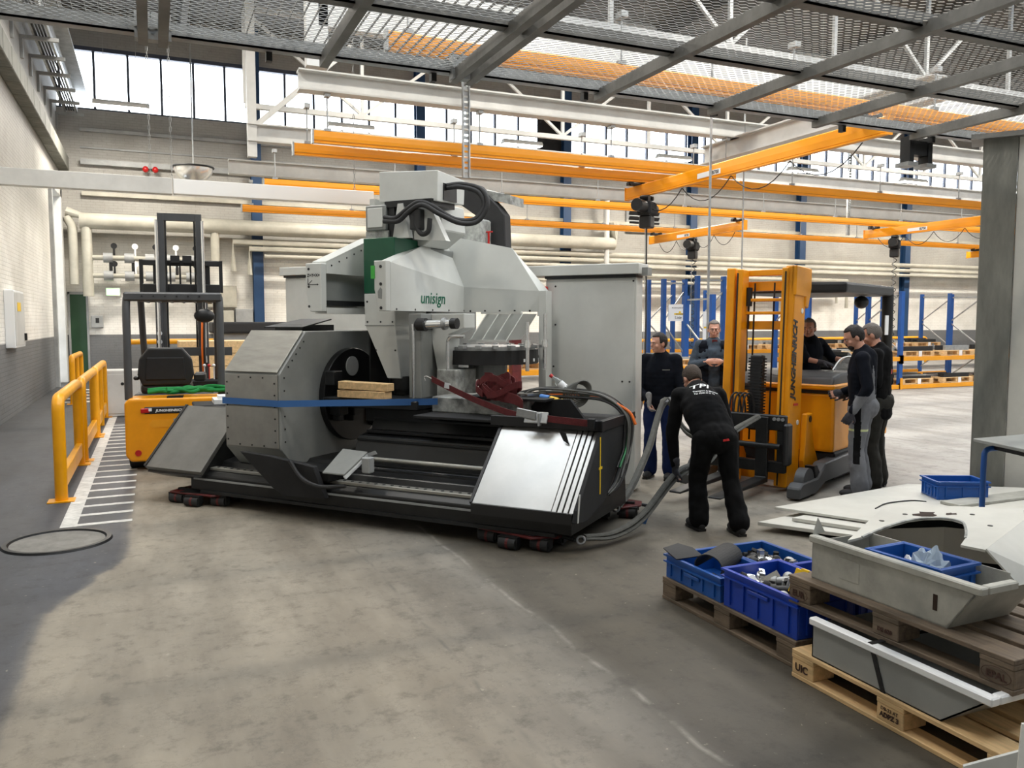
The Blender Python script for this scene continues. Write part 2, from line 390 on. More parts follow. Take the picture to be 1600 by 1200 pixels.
struct(MB().box(XL, XR, YB, YB + .3, 0, WZ0).box(XL, XR, YB, YB + .3, WZ1, ZC).build('wall_back', 'wall_brick_x'), 'far white-washed brick wall with grey painted base')
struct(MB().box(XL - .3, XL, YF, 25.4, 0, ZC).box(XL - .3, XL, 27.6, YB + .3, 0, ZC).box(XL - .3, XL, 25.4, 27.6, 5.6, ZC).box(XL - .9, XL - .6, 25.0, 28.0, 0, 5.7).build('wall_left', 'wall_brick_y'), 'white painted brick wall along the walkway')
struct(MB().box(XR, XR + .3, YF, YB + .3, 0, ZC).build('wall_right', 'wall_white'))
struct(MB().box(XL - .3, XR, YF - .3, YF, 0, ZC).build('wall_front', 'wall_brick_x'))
# roof with glazed skylight strips across the hall, nearest one added for light
rf = MB(); ys = [(YF, -2.5), (1.0, 6.8), (11.0, YB + .3)]
for a, c_ in ys: rf.box(XL - .3, XR, a, c_, ZC, ZC + .2)
struct(rf.build('ceiling', 'roof_dark'), 'dark hall roof')
def portal(name, loc, rot, sx_, sy_):
    l = bpy.data.lights.new(name, 'AREA'); l.shape = 'RECTANGLE'; l.size = sx_; l.size_y = sy_
    l.cycles.is_portal = True
    o = bpy.data.objects.new(name, l); C.objects.link(o); o.location = loc; o.rotation_euler = rot
    return o
mat('sky_glazing', (0.85, 0.88, 0.90), 0.6, trans=0.0, alpha=0.15)
for k, (a, c_) in enumerate(((6.8, 11.0), (-2.5, 1.0))):
    w = MB().box(XL, XR, a, c_, ZC + .05, ZC + .07).build('window_%d' % (k + 2), 'sky_glazing'); struct(w, 'roof skylight strip (nearest one added for light)')
    fr = MB()
    for i in range(25): fr.box(XL + i * 2, XL + i * 2 + .06, a, c_, ZC - .02, ZC + .05)
    fr.build('glazing_bars', 'steel_grey', w)
    portal('skylight_portal', ((XL + XR) / 2, (a + c_) / 2, ZC - .03), (0, 0, 0), XR - XL, c_ - a)
portal('window_portal', ((XL + XR) / 2, YB - .02, (WZ0 + WZ1) / 2), (R(-90), 0, 0), XR - XL, WZ1 - WZ0)

# window band of the far wall: each pane and mullion built
win = thing('window_1', 'long band of tall clerestory windows in the far wall', 'window'); del win['category']; win['kind'] = 'structure'
mat('mullion_blue', (0.05, 0.06, 0.09), 0.5)
mat('blue_column', (0.010, 0.045, 0.12), 0.5)
pane0 = None; x = XL + .1; xs = [x]
while x < 42: x += 0.945; xs.append(x)
mull = MB().box(-.035, .035, YB + .05, YB + .17, WZ0, WZ1).build('mullion', 'mullion_blue', win)
mull.location.x = xs[0]
for q in xs[1:]: dup_mesh(mull, win, (q, 0, 0))
pane = MB().box(.035, .91, YB + .10, YB + .11, WZ0 + .04, WZ1 - .04).build('pane', 'sky_glazing', win); pane.location.x = xs[0]
for q in xs[1:-1]: dup_mesh(pane, win, (q, 0, 0))
MB().box(XL, XR, YB + .02, YB + .2, WZ0 - .06, WZ0 + .05).build('sill', 'mullion_blue', win)
MB().box(XL, XR, YB + .02, YB + .2, WZ1 - .12, WZ1 + .05).build('head_rail', 'mullion_blue', win)

# blue steel columns of the far wall
col0 = None
for i, xx in enumerate((3.25, 8.85, 14.65, 20.5, 26.3, 32.7, 39.0)):
    mb = MB().box(-.16, .16, YB - .32, YB - .28, 0, ZC).box(-.16, .16, YB - .04, YB, 0, ZC).box(-.02, .02, YB - .28, YB - .04, 0, ZC)
    o = mb.build('steel_column', 'blue_column') if col0 is None else dup_mesh(col0, None)
    col0 = col0 or o; o.location.x = xx
    names = ['left of the machine behind the fork lift', 'behind the machine column', 'beside the dark wall panel', 'behind the first crane bridge', 'behind the yellow lift mast', 'in the right half of the hall', 'next to the right edge column']
    tag(o, 'blue steel column on the far wall, ' + names[i], 'column', 'blue columns on the far wall')
MB_ = MB().box(13.5, 14.5, YB - .06, YB - .01, WZ0 - .1, WZ1).build('dark_wall_panel', 'black_matt'); tag(MB_, 'black panel covering a clerestory window', 'panel')

# portal column at the end of the left wall, steel door and ledge
o = MB().box(XL - .02, XL + .10, 25.3, 25.45, 0, 5.8).box(XL - .3, XL - .02, 25.2, 25.3, 0, 5.8).build('trim_1', 'steel_grey', bevel=.01); struct(o, 'grey door jamb at the end of the left wall')
o = MB().box(XL - .25, XL + .12, 27.3, 27.75, 0, 5.7).box(XL - .3, XL + .12, 25.4, 27.7, 5.4, 5.75).build('portal_column', 'steel_white', bevel=.01); tag(o, 'tall cream portal column at the end of the left wall', 'column')
d = thing('door_1', 'narrow dark green door in the corner', 'door'); del d['category']; d['kind'] = 'structure'
MB().box(XL + .14, XL + .62, YB - .06, YB - .01, 0, 2.62).build('leaf', 'door_green', d, bevel=.01)
MB().box(XL + .10, XL + .16, YB - .08, YB - .01, 0, 2.7).box(XL + .6, XL + .66, YB - .08, YB - .01, 0, 2.7).box(XL + .1, XL + .66, YB - .08, YB - .01, 2.62, 2.7).build('door_frame', 'steel_grey', d)
led = thing('wall_ledge', 'row of concrete blocks forming a ledge on the left wall', 'ledge')
l0 = None
for i in range(26):
    o = MB().box(XL, XL + .28, 0.01, .98, 6.35, 6.75).build('block', 'concrete_column', led, bevel=.015) if l0 is None else dup_mesh(l0, led)
    l0 = l0 or o; o.location.y = 2.5 + i
# steel bracket tray above the ledge
tr = thing('cable_tray', 'grey cable tray on brackets high on the left wall', 'cable tray')
MB().box(XL + .55, XL + .60, 3, YB - .4, 8.0, 8.16).box(XL + .25, XL + .30, 3, YB - .4, 8.0, 8.16).build('tray_rail', 'galv', tr)
k0 = None
for i in range(18):
    o = MB().box(XL, XL + .75, -.04, .04, 7.92, 8.0).box(XL, XL + .06, -.04, .04, 7.5, 7.92).build('bracket', 'steel_grey', tr) if k0 is None else dup_mesh(k0, tr)
    k0 = k0 or o; o.location.y = 4.0 + i * 1.42
mb = MB()
for i in range(4): mb.tube([(XL + .32 + i * .06, 3, 8.04), (XL + .32 + i * .06, YB - .5, 8.04)], .022, 6)
mb.build('cable', 'cable_black', tr)
tag(MB().box(XL + .5, XL + .85, 3, YB - .3, 8.62, 8.67).box(XL + .5, XL + .54, 3, YB - .3, 8.4, 8.67).build('steel_channel', 'galv'), 'long galvanised channel above the cable tray on the left wall', 'channel')
# wall cabinet on the left wall
w = thing('wall_cabinet', 'tall white switch cabinet on the left brick wall with yellow tag', 'cabinet')
MB().box(XL, XL + .16, 17.3, 18.55, 1.30, 2.36).build('body', 'white_plain', w, bevel=.01)
MB().box(XL + .16, XL + .17, 17.34, 18.5, 1.34, 2.32).build('door', 'steel_white', w)
MB().box(XL + .17, XL + .178, 17.62, 18.0, 1.98, 2.14).build('yellow_tag', 'yellow_tape', w)
MB().box(XL + .17, XL + .21, 18.38, 18.46, 1.42, 1.56).build('latch', 'dark_steel', w)

# ------------------------------------------------------------------ roof steel: girders, trusses
def ibeam(mb, x0, x1, y, z0, z1, fl=.28):
    mb.box(x0, x1, y - fl / 2, y + fl / 2, z0, z0 + .03).box(x0, x1, y - fl / 2, y + fl / 2, z1 - .03, z1).box(x0, x1, y - .012, y + .012, z0 + .03, z1 - .03)
for i, (y, xa) in enumerate(((14.9, 2.45), (20.2, 2.15), (24.8, 2.1))):
    mb = MB(); ibeam(mb, xa, 44, y, 5.80 + (.15 if i else 0), 6.16 + (.2 if i else 0))
    tag(mb.build('steel_girder', 'steel_white'), ['nearest long white steel girder carrying the front crane rails', 'second long white steel girder, behind the front crane rails', 'rearmost long white steel girder near the far wall'][i], 'girder', 'white steel girders under the roof')
mb = MB(); mb.box(2.6, 44, 13.7, 13.95, 6.55, 6.9); tag(mb.build('steel_girder', 'steel_white'), 'deep white upper girder just behind the mesh platform edge', 'girder', 'white steel girders under the roof')
tag(MB().box(11.9, 12.0, 9.8, 16, 5.45, 5.8).box(11.78, 12.12, 9.8, 16, 5.42, 5.45).box(11.78, 12.12, 9.8, 16, 5.8, 5.83).build('steel_girder', 'steel_white'), 'cream cross girder running back above the platform edge', 'girder', 'white steel girders under the roof')
# lattice trusses under the roof across the hall
def truss(y, x0, x1, z0, z1, step, label, tm_='steel_white'):
    t = thing('roof_truss', label, 'truss', group='lattice roof trusses')
    MB().box(x0, x1, y - .06, y + .06, z0, z0 + .12).box(x0, x1, y - .06, y + .06, z1 - .12, z1).build('chord', tm_, t)
    n = int((x1 - x0) / step); p = None; q = None
    for i in range(n + 1):
        o = MB().box(-.04, .04, y - .04, y + .04, z0 + .12, z1 - .12).build('strut', tm_, t) if p is None else dup_mesh(p, t)
        p = p or o; o.location.x = x0 + i * step
        if i < n:
            s = 1 if i % 2 else -1
            a = (0, y, z0 + .1) if s > 0 else (0, y, z1 - .1); c_ = (step, y, z1 - .1) if s > 0 else (step, y, z0 + .1)
            o = MB().beam(a, c_, .07, .07).build('diagonal', tm_, t); o.location.x = x0 + i * step
truss(21.0, 2.2, 42, 6.9, 9.3, 2.85, 'lattice truss behind the second girder')
truss(14.2, 2.6, 42, 7.4, 10.2, 2.85, 'lattice truss above the front girder', 'steel_grey')
tag(MB().box(2.4, 2.75, 13.7, 13.9, 5.9, ZC).build('roof_post', 'steel_white'), 'white post at the left end of the front girder', 'post')
tag(MB().box(2.15, 2.35, 20.1, 20.3, 5.6, ZC).beam((2.2, 20.2, 6.2), (4.6, 20.2, 8.4), .12, .12).build('roof_post', 'steel_white'), 'white braced post at the left end of the second girder', 'post')
for i in range(6):
    tag(MB().box(XL + 3.5 + 7 * i, XL + 3.7 + 7 * i, YF, YB, ZC - .5, ZC).build('roof_purlin', 'roof_dark'), 'dark roof beam number %s from the left under the roof' % ('first', 'second', 'third', 'fourth', 'fifth', 'sixth')[i], 'roof beam', 'dark roof beams')
# wall bands and pipes on the far wall
for i, (z, h, dep, m_, lb) in enumerate(((7.55, .10, .12, 'steel_grey', 'thin ribbed conduit below the window band'), (6.55, .16, .2, 'steel_grey', 'dark wall rail with red lamps below the windows'), (5.62, .12, .16, 'pipe_cream', 'ribbed conduit above the big heating pipe'), (7.05, .05, .05, 'steel_grey', 'thin wall moulding under the windows'))):
    tag(MB().box(XL + .6, 44, YB - dep, YB, z, z + h).build('wall_rail', m_), lb, 'wall rail', 'rails along the far wall')
def pipe(pts, r, lb, m_='pipe_cream', n=12, g='pipes on the far wall'):
    return tag(MB().tube(pts, r, n).build('pipe', m_, smooth=True), lb, 'pipe', g)
yp = YB - .64
pipe([(-1.9, yp, 4.8), (16.5, yp, 4.8), (16.5, yp, 5.6)], .24, 'thick cream heating pipe along the far wall')
pipe([(1.9, yp, 3.6), (1.9, yp, 4.6)], .13, 'short thick cream pipe hanging below the heating pipe, left one')
pipe([(2.45, yp + .1, 3.4), (2.45, yp + .1, 4.35), (43, yp + .1, 4.42)], .10, 'cream pipe bending up from behind the fork lift mast')
pipe([(2.95, yp + .1, 3.3), (2.95, yp + .1, 4.14), (43, yp + .1, 4.17)], .085, 'second cream pipe rising slightly along the far wall')
pipe([(3.4, yp, 3.9), (43, yp, 3.95)], .07, 'third cream pipe just above the racks')
pipe([(10, yp, 3.6), (28.6, yp, 3.62), (28.6, yp, 2.4)], .075, 'fourth cream pipe turning down right of the mast')
pipe([(12, yp, 3.35), (28.0, yp, 3.36), (28.0, yp, 2.6)], .06, 'lowest cream pipe turning down right of the mast')
pipe([(XL + .35, yp, 2.9), (XL + .35, yp, 4.6), (XL + .2, yp, 4.9)], .13, 'outer downpipe bend in the left corner')
pipe([(XL + .72, yp, 1.95 + .6), (XL + .72, yp, 4.9), (XL + .2, yp, 5.05)], .15, 'inner downpipe bend in the left corner')
pipe([(16.2, yp, 3.0), (16.2, yp, 6.6)], .10, 'white vertical downpipe beside the wall grille', 'steel_white')
# valve battery left
v = thing('valve_battery', 'rows of grey insulated valves and gauges on the far wall', 'valves')
for z, r in ((3.72, .10), (2.98 + .2, .10)):
    MB().tube([(XL + .8, yp, z), (1.55, yp, z)], r * .75, 10).build('manifold', 'pipe_cream', v, smooth=True)
    for i in range(5):
        MB().cyl((-.1 + i * .58 - 1.2, yp, z), (.16 + i * .58 - 1.2, yp, z), .15, n=12).build('insulation', 'steel_grey', v, smooth=True)
        MB().cyl((i * .58 - 1.0, yp, z), (i * .58 - 1.0, yp, z + .34), .03, n=8).cyl((i * .58 - 1.0, yp - .03, z + .36), (i * .58 - 1.0, yp + .03, z + .36), .09, n=12).build('gauge', 'white_plain' if i % 2 else 'dark_steel', v, smooth=True)
for i in range(4): MB().tube([(-1.1 + .62 * i, yp, 3.2), (-1.1 + .62 * i, yp, 3.7)], .05, 8).build('riser', 'dark_steel', v)
# exit sign, control box, wall cabinets
e = thing('exit_sign', 'lit green exit sign on the far wall', 'exit sign')
MB().box(-1.30, -.88, YB - .16, YB - .04, 2.58, 2.84).build('housing', 'white_plain', e, bevel=.01)
MB().box(-1.27, -.91, YB - .165, YB - .16, 2.61, 2.81).build('diffuser', 'exit_green', e)
c_ = thing('control_box', 'small grey control box on the wall below the exit sign', 'control box')
MB().box(-1.72, -1.39, YB - .16, YB, 1.60, 1.98).build('body', 'steel_grey', c_, bevel=.015); MB().box(-1.6, -1.5, YB - .17, YB - .16, 1.75, 1.9).build('display', 'black', c_)
for i, (x0, x1, z0, z1, m_, lb) in enumerate(((1.55, 2.55, 2.25, 2.95, 'pipe_cream', 'upper beige cabinet on the wall behind the fork lift'), (1.7, 2.45, 1.45, 2.15, 'pipe_cream', 'lower beige cabinet on the wall behind the fork lift'), (2.5, 3.05, 1.55, 2.2, 'steel_grey', 'grey cabinet with a green light beside the blue column'))):
    k = thing('switch_cabinet', lb, 'cabinet', group='cabinets on the far wall'); MB().box(x0, x1, YB - .3, YB, z0, z1).build('body', m_, k, bevel=.01)
    MB().box(x0 + .04, x1 - .04, YB - .31, YB - .3, z0 + .04, z1 - .04).build('door', m_, k, bevel=.005)
k = thing('wall_grille', 'dark slatted ventilation grille on the far wall', 'grille')
MB().box(17.4, 19.0, YB - .12, YB, 5.35, 6.5).build('frame', 'steel_grey', k, bevel=.02)
s0 = None
for i in range(5):
    o = MB().obox((18.2, YB - .15, 0), (1.4, .03, .16), rotm(R(35))).build('slat', 'black', k) if s0 is None else dup_mesh(s0, k)
    s0 = s0 or o; o.location.z = 5.5 + i * .2
k = thing('convex_mirror', 'round convex mirror hanging under the far window', 'mirror')
dm = MB().ell((1.25, 26.3, 6.32), (.55, .45, .46), 24, 14); dm.v = [(x, y, min(z, 6.32)) for x, y, z in dm.v]
dm.build('bowl', 'chrome', k, smooth=True); MB().tube([(1.25 + .56 * math.cos(i * PI / 16), 26.3 + .46 * math.sin(i * PI / 16), 6.33) for i in range(32)], .03, 6, closed=True).build('rim', 'dark_steel', k, smooth=True)
MB().tube([(1.25, 26.35, 6.3), (1.25, 26.35, ZC)], .02, 6).build('hanger', 'galv', k)
for i in range(2):
    tag(MB().ell((-.05 + .28 * i, YB - .28, 6.5), (.09, .09, .1), 12, 8).build('warning_lamp', 'red_lamp', smooth=True), ('left' if i == 0 else 'right') + ' of the two small red lamps below the far window', 'lamp', 'red wall lamps')

# ------------------------------------------------------------------ lamps
def lamp(x, y, z, lb, w=1.4, power=215):
    t = thing('hall_light', lb, 'lamp', (x, y, z), group='high-bay hall lights')
    MB().box(-w / 2, w / 2, -.16, .16, .02, .10).box(-w / 2, w / 2, -.10, .10, .1, .16).build('housing', 'steel_white', t, bevel=.01)
    MB().box(-w / 2 + .03, w / 2 - .03, -.14, .14, .0, .02).build('diffuser', 'lamp_white', t)
    MB().tube([(-.4, 0, .16), (-.4, 0, ZC - z - .02)], .006, 4).tube([(.4, 0, .16), (.4, 0, ZC - z - .02)], .006, 4).build('suspension', 'galv', t)
    l = bpy.data.lights.new('hall_light_lamp', 'AREA'); l.shape = 'RECTANGLE'; l.size = w; l.size_y = .28; l.energy = power; l.color = (1.0, .93, .82)
    o = bpy.data.objects.new('hall_light_lamp', l); C.objects.link(o); o.parent = t; o.location = (0, 0, -.02)
rown = {-3.5: 'behind the viewer', 3.4: 'above the mesh platform', 12.3: 'above the front crane rails', 18.5: 'in the middle of the hall', 25.2: 'near the far wall'}
ORD = ['first', 'second', 'third', 'fourth', 'fifth', 'sixth', 'seventh']
for y in (3.4, 12.3, 18.5, 25.2):
    for i, x in enumerate((-.6, 5.7, 11.4, 17.4, 23.4, 29.4, 35.4)):
        if y < 4 and i > 3: continue
        lamp(x, y, 9.2 if y != 25.2 else 7.6, '%s hall light from the left %s' % (ORD[i], rown[y]), power=400 if y == 25.2 else 215)
# ================================================================== MESH PLATFORM overhead
pf = thing('mesh_platform', 'overhead protective platform of expanded metal mesh in a steel angle frame', 'platform', (0, 0, 3.65))
PX0, PX1, PY0, PY1 = XL + .02, 9.2, .9, 6.06
def angle_x(y): return MB().box(PX0, PX1, y - .045, y + .045, 0, .012).box(PX0, PX1, y - .045, y - .033, 0, .085)
for y in (6.02, 4.97, 3.9, 2.85, 1.8, .95): angle_x(y).build('frame_angle', 'galv' if y > 6 else 'frame_steel', pf)
cb0 = None
for xx in (-1.1, .0, .12, 1.18, 2.16, 2.28, 3.42, 4.56, 5.75, 7.02, 8.2):
    o = MB().box(-.03, .03, PY0, PY1, -.055, 0).box(-.03, -.02, PY0, PY1, 0, .03).build('cross_beam', 'frame_steel', pf) if cb0 is None else dup_mesh(cb0, pf)
    cb0 = cb0 or o; o.location.x = xx
for xx in (.06, 2.22):
    MB().box(xx - .11, xx + .11, 5.92, 6.0, -.05, .12).build('joint_plate', 'galv', pf)
for i, xx in enumerate((.8, 2.0, 3.3, 4.6, 6.1, 7.3)):
    MB().box(xx - .02, xx + .02, 6.03, 6.09, -.06, .1).build('clip', 'dark_steel', pf)
# expanded metal: zig-zag strands, one joined part
v = []; f = []
CW, CH, TW, TH = .070, .036, .0075, .007
nx = int((PX1 - PX0) / CW); ny = int((PY1 - PY0) / CH)
for j in range(ny):
    base = len(v); y = PY0 + j * CH
    for i in range(nx * 2 + 1):
        x_ = PX0 + i * CW / 2; yy = y + (CH * .46 if (i + j) % 2 else -CH * .04 + CH * .04)
        v += [(x_, yy - TW / 2, .018), (x_, yy + TW / 2, .018 + TH), ]
    for i in range(nx * 2):
        a = base + i * 2; f.append((a, a + 1, a + 3, a + 2))
me = bpy.data.meshes.new('mesh_panel'); me.from_pydata(v, [], f); me.materials.append(MATS['mesh_steel'])
o = bpy.data.objects.new('mesh_panel', me); C.objects.link(o); o.parent = pf; o['kind'] = 'stuff'
# a second, coarser bar grating lies on the first two bays
v = MB()
for i in range(66): v.box(PX0 + i * .075, PX0 + i * .075 + .005, PY0, 6.0, .085, .10)
o = v.build('bar_grating', 'mesh_steel', pf); o['kind'] = 'stuff'
# supporting concrete column at the right edge
k = thing('platform_column', 'stained grey-green column at the right edge carrying the platform', 'column', (7.90, 5.74, 0), R(-54))
MB().box(-.15, .15, -.15, .15, 0, 3.65).build('shaft', 'concrete_column', k, bevel=.01)
MB().box(.155, .62, -.12, .15, 0, 3.65).build('cladding', 'panel_white', k, bevel=.005)
MB().box(-.3, .3, -.25, .25, 0, .02).build('base_plate', 'dark_steel', k)
MB().box(-.26, .26, -.22, .22, 3.60, 3.65).build('cap_plate', 'frame_steel', k)

# ================================================================== CRANE SYSTEM
mat('groove_shade_brown', (0.25, 0.09, 0.005), 0.6)
def rail_profile(h): return [(-.05, 0), (.05, 0), (.05, .018), (.042, .024), (.042, .03), (.05, .036), (.055, h * .5), (.045, h - .02), (.02, h), (-.02, h), (-.045, h - .02), (-.055, h * .5), (-.05, .036), (-.042, .03), (-.042, .024), (-.05, .018)]
def crane_rail(x0, x1, y, z0, z1, lb):
    t = thing('crane_rail', lb, 'crane rail', (0, y, z0), group='yellow crane rails')
    MB().px(rail_profile(z1 - z0), x0, x1).build('profile', 'crane_yellow', t)
    MB().box(x0 - .03, x0, -.06, .06, -.01, z1 - z0 + .01).build('end_cap', 'galv', t)
    MB().box(x0, x1, -.0545, -.05, .045, .051).build('groove_shade', 'groove_shade_brown', t)  # raised dark strip; the groove's shade is put into its colour
    hx = x0 + .25; h0 = None
    while hx < x1:
        o = MB().box(-.06, .06, -.03, .03, z1 - z0, z1 - z0 + .05).cyl((0, 0, z1 - z0 + .05), (0, 0, 5.82 - z0), .014, n=6).box(-.05, .05, -.08, .08, 5.74 - z0, 5.82 - z0).build('hanger', 'galv', t) if h0 is None else dup_mesh(h0, t)
        h0 = h0 or o; o.location.x = hx; hx += 2.9
    return t
crane_rail(2.70, 11.9, 14.9, 4.93, 5.15, 'front upper yellow crane rail with the cut left end')
crane_rail(2.50, 44, 15.80, 4.87, 5.09, 'long yellow crane rail right behind the front one')
crane_rail(2.50, 44, 20.2, 4.92, 5.13, 'third yellow crane rail, middle of the hall')
crane_rail(2.45, 44, 24.8, 4.92, 5.12, 'rearmost yellow crane rail along the far wall')
crane_rail(2.6, 44, 9.55, 4.93, 5.15, 'nearest yellow crane rail seen through the mesh platform')
def bridge(x, y0, y1, z, lb, txt=None, slant=0.0, label_y=None):
    """bridge girder hanging under two rails; runs along y at x"""
    t = thing('crane_bridge', lb, 'crane bridge', (x, y0, z), -slant, group='yellow crane bridges')
    L = y1 - y0
    MB().py(rail_profile(.27), 0, L).build('profile', 'crane_yellow', t)
    MB().box(-.06, .06, L, L + .03, -.01, .28).box(-.06, .06, -.03, 0, -.01, .28).build('end_cap', 'crane_yellow', t)
    for yy in (.35, L - .35):
        MB().box(-.22, .22, yy - .05, yy + .05, .27, .33).cyl((-.15, yy - .07, .33), (-.15, yy + .07, .33), .05, n=10).cyl((.15, yy - .07, .33), (.15, yy + .07, .33), .05, n=10).build('trolley', 'black', t)
    if txt:
        ly = label_y if label_y is not None else L * .55
        MB().box(-.060, -.058, ly - .1, ly + .62, .055, .155).build('label_plate', 'paper', t)
        text('lettering', txt, .10, 'black', t, (-.062, ly + .18, .07), (0, -1, 0), (0, 0, 1), bold=.002)
    # festoon cable
    mb = MB()
    for i in range(4):
        a = .5 + i * (L - 1) / 4; mb.tube(sag((.03, a, -.02), (.03, a + (L - 1) / 4, -.02), .35, 8), .010, 5)
    mb.build('festoon_cable', 'cable_black', t)
    return t
bridge(9.95, 9.0, 16.2, 4.52, 'near yellow crane bridge with 700 load label running over the viewer', 'IB700', label_y=3.9)
bridge(16.4, 20.0, 25.1, 4.55, 'yellow crane bridge left of the mast, between the rear rails', 'IB700')
bridge(21.9, 15.4, 20.6, 4.55, 'yellow crane bridge right of the mast, in front of the rear rails', 'IB700')
bridge(32.6, 20.0, 25.0, 4.55, 'distant yellow crane bridge at the far right', 'IB700')
def hoist(x, y, z, lb, chain=2.2, coil=False):
    t = thing('chain_hoist', lb, 'hoist', (x, y, z), R(35), group='black chain hoists'); t.scale = (1.35,) * 3
    MB().box(-.16, .16, -.12, .12, -.22, .0).build('gear_case', 'black_matt', t, bevel=.03)
    MB().cyl((-.42, 0, -.09), (-.16, 0, -.09), .10, n=14).cyl((.16, 0, -.09), (.32, 0, -.09), .085, n=14).build('motor', 'dark_steel', t, smooth=True)
    MB().box(-.10, .10, -.10, .10, -.42, -.22).build('chain_bag', 'black', t, bevel=.02)
    MB().box(-.08, .08, -.05, .05, 0, .10).cyl((-.1, -.07, .06), (-.1, .07, .06), .035, n=8).cyl((.1, -.07, .06), (.1, .07, .06), .035, n=8).build('trolley', 'black', t)
    if coil:
        n = 150; MB().tube([(.05 * math.cos(i * .62) + .05, .05 * math.sin(i * .62), -.35 - chain * i / n) for i in range(n)], .009, 4).build('coil_cable', 'cable_black', t)
    else: MB().tube([(0, 0, -.4), (.02, 0, -.4 - chain * .5), (.06, .03, -.4 - chain)], .014, 6).build('control_cable', 'cable_black', t)
    MB().tube([(-.06, 0, -.4), (-.06, 0, -.4 - chain * .8)], .006, 4).build('load_chain', 'galv', t)
    return t
hoist(9.95, 15.4, 4.385, 'near black chain hoist with long hanging control cable left of the mast', 2.9)
hoist(16.4, 22.6, 4.415, 'black chain hoist with coiled cable above the man in the vest', 2.6, True)
hoist(21.9, 19.4, 4.415, 'black chain hoist with coiled cable above the lift cab roof', 2.6, True)
# suspended white lighting duct on the left
d = thing('suspended_duct', 'long flat silver-white metal duct hanging across the left side', 'duct', (0, 17, 0))
MB().box(XL + .02, .42, -.10, .10, 4.18, 4.48).build('dull_section', 'steel_white', d, bevel=.008)
MB().box(.44, 4.28, -.10, .10, 4.19, 4.47).build('bright_section', 'white_plain', d, bevel=.008)
def chain(x, y, z0, z1, lb):
    mb = MB(); n = int((z1 - z0) / .09)
    for i in range(n):
        z = z0 + i * .09; s = i % 2
        mb.tube([(x + (.016 if not s else 0) * q, y + (.016 if s else 0) * q, z + e) for q, e in ((-1, .0), (-1, .08), (1, .09), (1, -.01))], .006, 4)
    return tag(mb.build('chain', 'galv'), lb, 'chain', 'hanging steel chains')
chain(.05, 17, 4.46, ZC, 'left steel chain holding the white duct'); chain(.42, 17, 4.46, ZC, 'steel chain right next to the duct joint'); chain(3.9, 17, 4.46, ZC, 'steel chain at the right end of the white duct')
# perforated galvanised hanging profiles
def hanger(x, y, z0, z1, lb):
    t = thing('perforated_profile', lb, 'profile', (x, y, 0), group='perforated hanging profiles')
    mb = MB()
    mb.box(-.07, -.05, -.04, .04, z0, z1).box(.05, .07, -.04, .04, z0, z1)
    mb.build('flange', 'galv', t); n = int((z1 - z0) / .1)
    mb = MB()
    for i in range(n): mb.box(-.05, .05, .02, .03, z0 + i * .1, z0 + i * .1 + .06)
    mb.build('web', 'galv', t)
hanger(5.42, 14.5, 4.45, ZC, 'perforated steel profile hanging behind the machine top')
hanger(24.6, 24.0, 5.1, ZC, 'perforated steel profile hanging at the far right')
tag(MB().cyl((12.15, 14.9, 0), (12.15, 14.9, 0.02), .06).cyl((12.15, 14.9, .02), (12.15, 14.9, 8), .018, n=8).build('signal_pole', 'galv'), 'thin grey vertical pole right of the mast', 'pole')
tag(MB().tube([(8.0, 10.6, .0), (8.0, 10.6, 4.2), (8.0, 10.6, 5.8)], .02, 8).box(7.9, 8.1, 10.52, 10.68, 1.2, 1.42).build('signal_pole', 'galv'), 'thin grey vertical pole between the standing man and the mast', 'pole')
k = thing('suspension_bracket', 'black steel bracket under the platform edge at right', 'bracket', (7.2, 6.15, 3.55))
MB().box(-.16, -.10, -.06, .06, -.16, .10).build('side_plate', 'dark_steel', k); MB().box(.10, .16, -.06, .06, -.16, .10).build('side_plate', 'dark_steel', k); MB().box(-.12, .12, -.05, .05, -.08, .06).build('clamp', 'black', k); MB().box(-.2, -.06, -.08, .08, -.2, -.16).build('foot', 'galv', k); MB().box(.06, .2, -.08, .08, -.2, -.16).build('foot', 'galv', k)
# ================================================================== MACHINING CENTRE (local x = bed length, y = depth away from viewer)
MZ = R(-50)
mc = thing('machining_center', 'large grey and green machining centre on red transport skates', 'machine', (2.5, 5.9, 0), MZ)
def W(u, v, z): # machine local -> world
    c_, s_ = math.cos(MZ), math.sin(MZ); return (2.5 + u * c_ - v * s_, 5.9 + u * s_ + v * c_, z)
def bolts(pts, n, r=.008, name='bolt', parent=mc, m_='black'):
    """small screw heads, kept as one fine part (too small to pick apart)"""
    mb = MB(); n = Vector(n).normalized()
    for p in pts: mb.cyl(Vector(p), Vector(p) + n * .004, r, n=6)
    o = mb.build(name, m_, parent); o['kind'] = 'stuff'; return o
